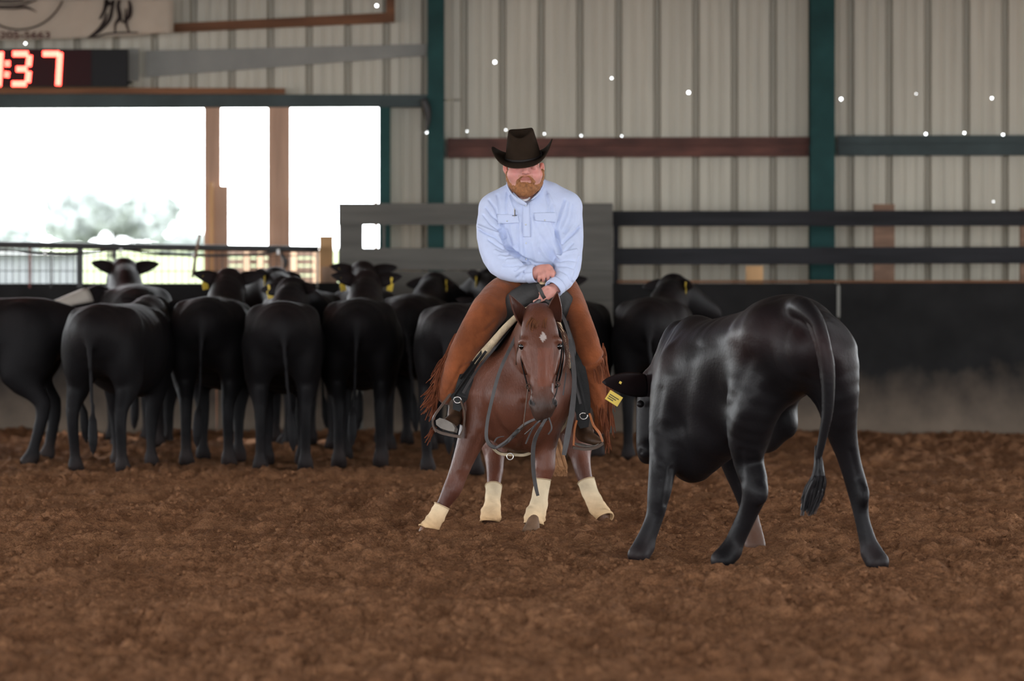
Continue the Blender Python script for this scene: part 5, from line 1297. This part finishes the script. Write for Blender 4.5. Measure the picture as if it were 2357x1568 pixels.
    sh = obj('shirt', v, f, MATS['shirt_blue'], root, True)
    bvh = BVHTree.FromPolygons([tuple(p) for p in v.tolist()], [tuple(p) for p in f.tolist()])
    O = Vector((0, 0, CAMH))
    def hit(x, y, off):
        d = Vector(P(x, y, 25.)-np.array([0, 0, CAMH])).normalized(); loc, nn, _, _ = bvh.ray_cast(O, d)
        if loc is None: return P(x, y, 25.05)
        return np.array(loc)-np.array(d)*off
    def patch(poly, off, th, nu=10, nv=8):
        (a, b_, c, d) = [np.array(p, float) for p in poly]; G = np.zeros((nv, nu, 3))
        for i in range(nv):
            for j in range(nu):
                u, w = j/(nu-1), i/(nv-1); q = (a*(1-u)+b_*u)*(1-w)+(d*(1-u)+c*u)*w; G[i, j] = hit(q[0], q[1], off)
        for _ in range(2): G[1:-1, 1:-1, 1] = (G[1:-1, 1:-1, 1]+G[:-2, 1:-1, 1]+G[2:, 1:-1, 1]+G[1:-1, :-2, 1]+G[1:-1, 2:, 1])/5
        m = MB(); m.sheet(G, th); return m
    part('pocket_flap', patch([(1144, 493), (1192, 494), (1195, 513), (1146, 516)], .007, .005), MATS['shirt_trim'], sh, True)
    part('pocket_flap', patch([(1229, 490), (1281, 489), (1282, 512), (1231, 508)], .007, .005), MATS['shirt_trim'], sh, True)
    part('placket', patch([(1203, 470), (1218, 468), (1221, 546), (1204, 546)], .004, .004, 5, 20), MATS['shirt_trim'], sh, True)
    for x, y in ((1210, 473), (1210, 517), (1211, 560), (1211, 597), (1167, 509), (1254, 507)):
        m = MB(); c = hit(x, y, .014); m.lathe([(.001, -.0015), (.005, -.001), (.005, .001), (.001, .0025)], 10, (0, 0, 0)); T4 = np.eye(4); T4[:3, :3] = np.array([[1, 0, 0], [0, 0, -1], [0, 1, 0]]); T4[:3, 3] = c; m.xform(T4); part('snap', m, MATS['pearl_snap'], sh, True)
    # pen clipped in the pocket
    pen = MB(); pen.tube([hit(1184, 480, .012), hit(1184, 492, .014), hit(1184, 500, .014)], [.0026, .0026, .002], 8, 1); po = part('pen', pen, MATS['tee_white'], sh, True)
    c = MB(); c.tube([hit(1185.5, 483, .016), hit(1185.5, 497, .018)], [.002, .002], 6, 1); part('pen_clip', c, MATS['pen_black'], po, True)
    c = MB(); c.tube([hit(1179, 496.5, .018), hit(1190, 496, .018)], [.0018, .0018], 6, 1); part('pen_bar', c, MATS['pen_black'], po, True)
    # collar
    def collar(pts, hw, ac): m = MB(); m.ribbon(PL(pts), hw, ac, .006, 6); part('collar', m, MATS['shirt_trim'], sh, True)
    collar([(1206, 420, 25.29), (1178, 420, 25.25), (1171, 424, 25.19), (1174, 436, 25.12), (1183, 450, 25.06), (1192, 458, 25.03)], [.026, .026, .027, .028, .026, .012], [(0, .2, 1), (-.1, .1, 1), (-.25, -.1, 1), (-.55, -.35, .75), (-.7, -.35, .6), (-.75, -.3, .6)])
    collar([(1206, 420, 25.29), (1236, 419, 25.25), (1246, 422, 25.19), (1243, 435, 25.12), (1234, 449, 25.06), (1225, 459, 25.03)], [.026, .026, .027, .028, .026, .012], [(0, .2, 1), (.1, .1, 1), (.25, -.1, 1), (.55, -.35, .75), (.7, -.35, .6), (.75, -.3, .6)])
    collar([(1180, 446, 25.065), (1192, 460, 25.025), (1205, 468, 25.01), (1212, 470, 25.005)], [.010, .012, .010, .005], [(.6, -.2, .8), (.6, -.2, .8), (.6, -.2, .8), (.6, -.2, .8)])
    m = MB(); m.ribbon(PL([(1195, 457, 25.06), (1203, 461, 25.04), (1213, 460, 25.04), (1220, 455, 25.06)]), .006, (0, -.3, 1), .004, 4); part('undershirt', m, MATS['tee_white'], root, True)
    # cuffs
    def cuff(p, r, d): 
        m = MB(); p = np.asarray(p); d = unit(d); A = unit(np.cross(d, [.2, .1, 1])); B = np.cross(d, A); G = np.zeros((5, 25, 3))
        for i in range(5):
            for j in range(25):
                a = 2*math.pi*j/24; G[i, j] = p+d*(-.022+.011*i)+(r+.0015*math.sin(3*a))*(math.cos(a)*A+math.sin(a)*B)
        m.sheet(G, .006); part('cuff', m, MATS['shirt_trim'], sh, True)
    cuff(P(1224, 631, 24.932), .045, P(1236, 629, 24.92)-P(1215, 632, 24.94)); cuff(P(1278, 660, 24.908), .048, P(1268, 672, 24.885)-P(1286, 652, 24.93))

    # ---- trousers and belt
    S = SDF(P(1120, 740, 24.95), P(1345, 610, 25.55), .008)
    S.tube(PL([(1236, 640, 25.24), (1236, 672, 25.27)]), [(.150, .115), (.170, .14)], X, .03)
    S.tube(PL([(1215, 680, 25.2), (1245, 690, 25.15), (1262, 680, 25.2)]), [.07, .06, .07], X, .05)
    v, f = S.mesh(); obj('trousers', v, f, MATS['jeans_dark'], root, True)
    m = MB(); m.ribbon(PL([(1168, 640, 25.24), (1176, 652, 25.15), (1195, 660, 25.10), (1215, 662, 25.085), (1236, 664, 25.08), (1262, 662, 25.085), (1290, 655, 25.12), (1305, 645, 25.2)]), .026, (0, -.25, 1), .006, 6); bl = part('belt', m, MATS['belt_tooled'], root, True)
    m = MB(); m.box(P(1226, 672, 25.05)-[0, 0, 0], P(1244, 656, 25.05)+[0, .012, 0]); part('belt_buckle', m, MATS['grey_leather'], bl)
    # ---- chaps
    def chap(pts, rad, lo, hi, lines, name='chaps'):
        S = SDF(lo, hi, .0062); S.tube(PL(pts), rad, X, .03); S.blur(1); v, f = S.mesh(); v = lap(v, f, 2); n = vnormals(v, f)
        v = px_relief(v, n, lines, .5); v = v+n*(.003*noise3(v, 9, 3)+.0012*noise3(v, 30, 7))[:, None]
        return obj(name, v, f, MATS['chaps_suede'], root, True), v, f
    cl, vl, fl = chap([(1186, 664, 25.20), (1150, 690, 25.08), (1118, 726, 24.96), (1088, 775, 24.90), (1060, 828, 24.90), (1040, 878, 24.94), (1029, 908, 24.97)],
                      [(.095, .10), (.098, .10), (.093, .098), (.084, .095), (.075, .085), (.062, .075), (.052, .06)], P(985, 945, 24.75), P(1245, 610, 25.35),
                      [([(1160, 640), (1190, 660), (1200, 690)], -6, 5), ([(1098, 770), (1120, 760), (1140, 740)], -7, 5), ([(1090, 800), (1110, 795), (1128, 780)], 5, 6), ([(1070, 830), (1050, 870), (1030, 905)], -4, 4), ([(1140, 650), (1110, 700)], 4, 10), ([(1060, 850), (1078, 838), (1092, 835)], -5, 4)])
    cr, vr, fr = chap([(1292, 664, 25.20), (1313, 700, 25.08), (1333, 745, 24.97), (1347, 790, 24.93), (1357, 840, 24.93), (1367, 895, 24.95), (1377, 945, 24.97), (1383, 980, 24.98)],
                      [(.085, .10), (.075, .095), (.070, .09), (.076, .088), (.080, .085), (.074, .08), (.058, .065), (.046, .05)], P(1245, 1020, 24.75), P(1430, 610, 25.35),
                      [([(1350, 845), (1375, 838), (1395, 815)], -8, 3), ([(1345, 835), (1370, 828), (1392, 805)], 5, 5), ([(1335, 855), (1345, 900), (1365, 940)], -5, 5), ([(1350, 870), (1372, 890), (1385, 920)], 4, 6), ([(1330, 690), (1345, 730)], 4, 10), ([(1352, 800), (1375, 790)], -4, 5)])
    # fringe
    rs = np.random.RandomState(9)
    def fringe(lines, parent, spread):
        m = MB()
        for (base, n_, L, dx, dy) in lines:
            B = catmull(np.array(base, float), 8)
            for i in range(n_):
                u = rs.uniform(0, len(B)-1.01); k = int(u); p = B[k]+(B[k+1]-B[k])*(u-k); l = L*rs.uniform(.6, 1.2); a = rs.randn()*spread
                d = unit([dx+a, dy+rs.randn()*spread*.4]); c = rs.randn()*6; yy = p[2] if len(p) > 2 else 24.95
                q0 = p[:2]+rs.randn(2)*1.0; dep = rs.uniform(-.04, .05)
                pts = [(q0[0], q0[1], yy), (q0[0]+d[0]*l*.35+c*.4, q0[1]+d[1]*l*.35, yy+dep*.5), (q0[0]+d[0]*l*.7+c*.2, q0[1]+d[1]*l*.7+3, yy+dep), (q0[0]+d[0]*l, q0[1]+d[1]*l+5, yy+dep)]
                m.ribbon(PL(pts), [.0034, .0036, .0032, .002], unit(np.array([1, .3, .2])+rs.randn(3)*.4), .002, 3)
        tag(part('fringe', m, MATS['fringe_suede'], parent), kind='stuff')
    fringe([([(1052, 768, 24.92), (1030, 815, 24.93), (1014, 865, 24.95), (1006, 905, 24.97)], 130, 62, -.42, 1.0), ([(1012, 880, 24.96), (1005, 925, 24.96)], 26, 42, -1.0, .75), ([(1000, 975, 24.86), (1006, 990, 24.86)], 8, 34, -.8, .9)], cl, .16)
    fringe([([(1388, 790, 24.94), (1397, 840, 24.94), (1402, 890, 24.95), (1404, 940, 24.96)], 120, 64, .02, 1.0), ([(1378, 900, 24.92), (1390, 950, 24.92), (1398, 985, 24.93)], 60, 50, .05, 1.0), ([(1366, 850, 24.84), (1380, 840, 24.85), (1394, 818, 24.87)], 8, 40, .2, 1.0)], cr, .10)
    # ---- boots
    def boot(pts, rad, lo, hi, name='boot'):
        S = SDF(lo, hi, .005)
        for p, r in zip(pts, rad): S.tube(PL(p), r, X, .03)
        S.blur(1); v, f = S.mesh(); v = lap(v, f, 2); return obj(name, v, f, MATS['boot_brown'], root, True)
    bo = boot([[(1044, 905, 24.98), (1050, 935, 24.95), (1050, 955, 24.92)], [(1054, 950, 24.95), (1046, 965, 24.85), (1034, 975, 24.76), (1028, 979, 24.725)]], [[(.045, .05), (.042, .05), (.04, .045)], [(.036, .036), (.042, .032), (.042, .026), (.026, .018)]], P(1000, 1020, 24.62), P(1100, 880, 25.08))
    m = MB(); so = [(1003, 968), (1012, 962), (1026, 966), (1040, 974), (1047, 985), (1045, 994), (1032, 992), (1014, 986), (1004, 978)]
    F = [P(x, y, 24.675) for x, y in so]; Bk = [P(x+7, y+3, 24.75) for x, y in so]; k = len(so)
    m.add(F+Bk, [tuple(range(k))[::-1], tuple(range(k, 2*k))]+[(i, (i+1) % k, k+(i+1) % k, k+i) for i in range(k)]); part('sole', m, MATS['boot_sole'], bo, False)
    bo2 = boot([[(1358, 930, 24.97), (1348, 970, 24.93), (1346, 992, 24.90)], [(1340, 1000, 24.93), (1352, 1006, 24.86), (1368, 1013, 24.82), (1380, 1017, 24.80)]], [[(.045, .05), (.044, .05), (.04, .045)], [(.034, .036), (.040, .034), (.034, .025), (.018, .016)]], P(1305, 1050, 24.70), P(1400, 900, 25.08))
    m = MB(); m.ribbon(PL([(1330, 1022, 24.93), (1350, 1027, 24.87), (1370, 1027, 24.83), (1383, 1021, 24.80)]), [.03, .036, .032, .018], (.2, 1, 0), .010, 5); part('sole', m, MATS['boot_sole'], bo2, True)
    # ---- hat
    hat = MB(); N = 56
    roll = math.radians(-5.5); pitch = math.radians(13); yaw = math.radians(-4)
    base = P(1204.5, 364, 25.105)
    R = np.array(Matrix.Rotation(roll*-1, 3, 'Y') @ Matrix.Rotation(pitch, 3, 'X') @ Matrix.Rotation(yaw, 3, 'Z'))
    R = np.array(Matrix.Rotation(-math.radians(5.5), 3, 'Y') @ Matrix.Rotation(math.radians(13), 3, 'X') @ Matrix.Rotation(yaw, 3, 'Z'))
    rings = []
    H = .128
    for s in np.linspace(0, 1, 9):      # crown side
        a = .094-.027*s**1.3; b_ = .116-.014*s
        rings.append([(a*math.cos(t), b_*math.sin(t)*(1-.0*s), H*s+.017*s*s*math.cos(t)**2-.016*s*max(0, -math.sin(t))**2) for t in np.linspace(0, 2*math.pi, N, False)])
    for s, dz in ((.93, .010), (.82, .011), (.68, .002), (.5, -.016), (.28, -.024), (.05, -.026)):   # crease
        rings.append([(.067*s*math.cos(t), .102*s*math.sin(t), H+dz+.017*math.cos(t)**2*s*s-.016*s*max(0, -math.sin(t))**2) for t in np.linspace(0, 2*math.pi, N, False)])
    V = np.array([p for r in rings for p in r]); m_ = len(rings)
    F = [(i*N+k, i*N+(k+1) % N, (i+1)*N+(k+1) % N, (i+1)*N+k) for i in range(m_-1) for k in range(N)]+[tuple((m_-1)*N+k for k in range(N))]
    cr_ = MB(); cr_.add(V, F); T4 = np.eye(4); T4[:3, :3] = R; T4[:3, 3] = base; cr_.xform(T4)
    ho = part('hat', cr_, MATS['hat_felt'], root, True)
    G = np.zeros((9, N+1, 3))
    for j in range(N+1):
        t = 2*math.pi*j/N; c, s = math.cos(t), math.sin(t)
        for i in range(9):
            u = i/8; a = .094+(.178-.094)*u; b_ = .116+(.185-.116)*u
            curl = .088*abs(c)**3.6*u**1.5*(1.0 if c > 0 else .80); dip = -.012*u*u*(abs(s)**3)
            G[i, j] = (a*c*(1-.10*u*abs(c)), b_*s, curl+dip)
    br = MB(); br.sheet(G, .005); br.xform(T4); part('brim', br, MATS['hat_felt'], ho, True)
    bd = MB(); ring = [np.array([.0955*math.cos(t), .1175*math.sin(t), .008]) for t in np.linspace(0, 2*math.pi, N+1)]; bd.ribbon(ring, .008, (0, 0, 1), .003, 1); bd.xform(T4); part('hat_band', bd, MATS['hat_band'], ho, True)
    bw = MB(); bw.ribbon([np.array([.094, -.02, .004]), np.array([.098, -.01, .018]), np.array([.094, 0, .03])], .008, (0, 1, 0), .006, 3); bw.xform(T4); part('band_bow', bw, MATS['hat_band'], ho, True)
build_rider()
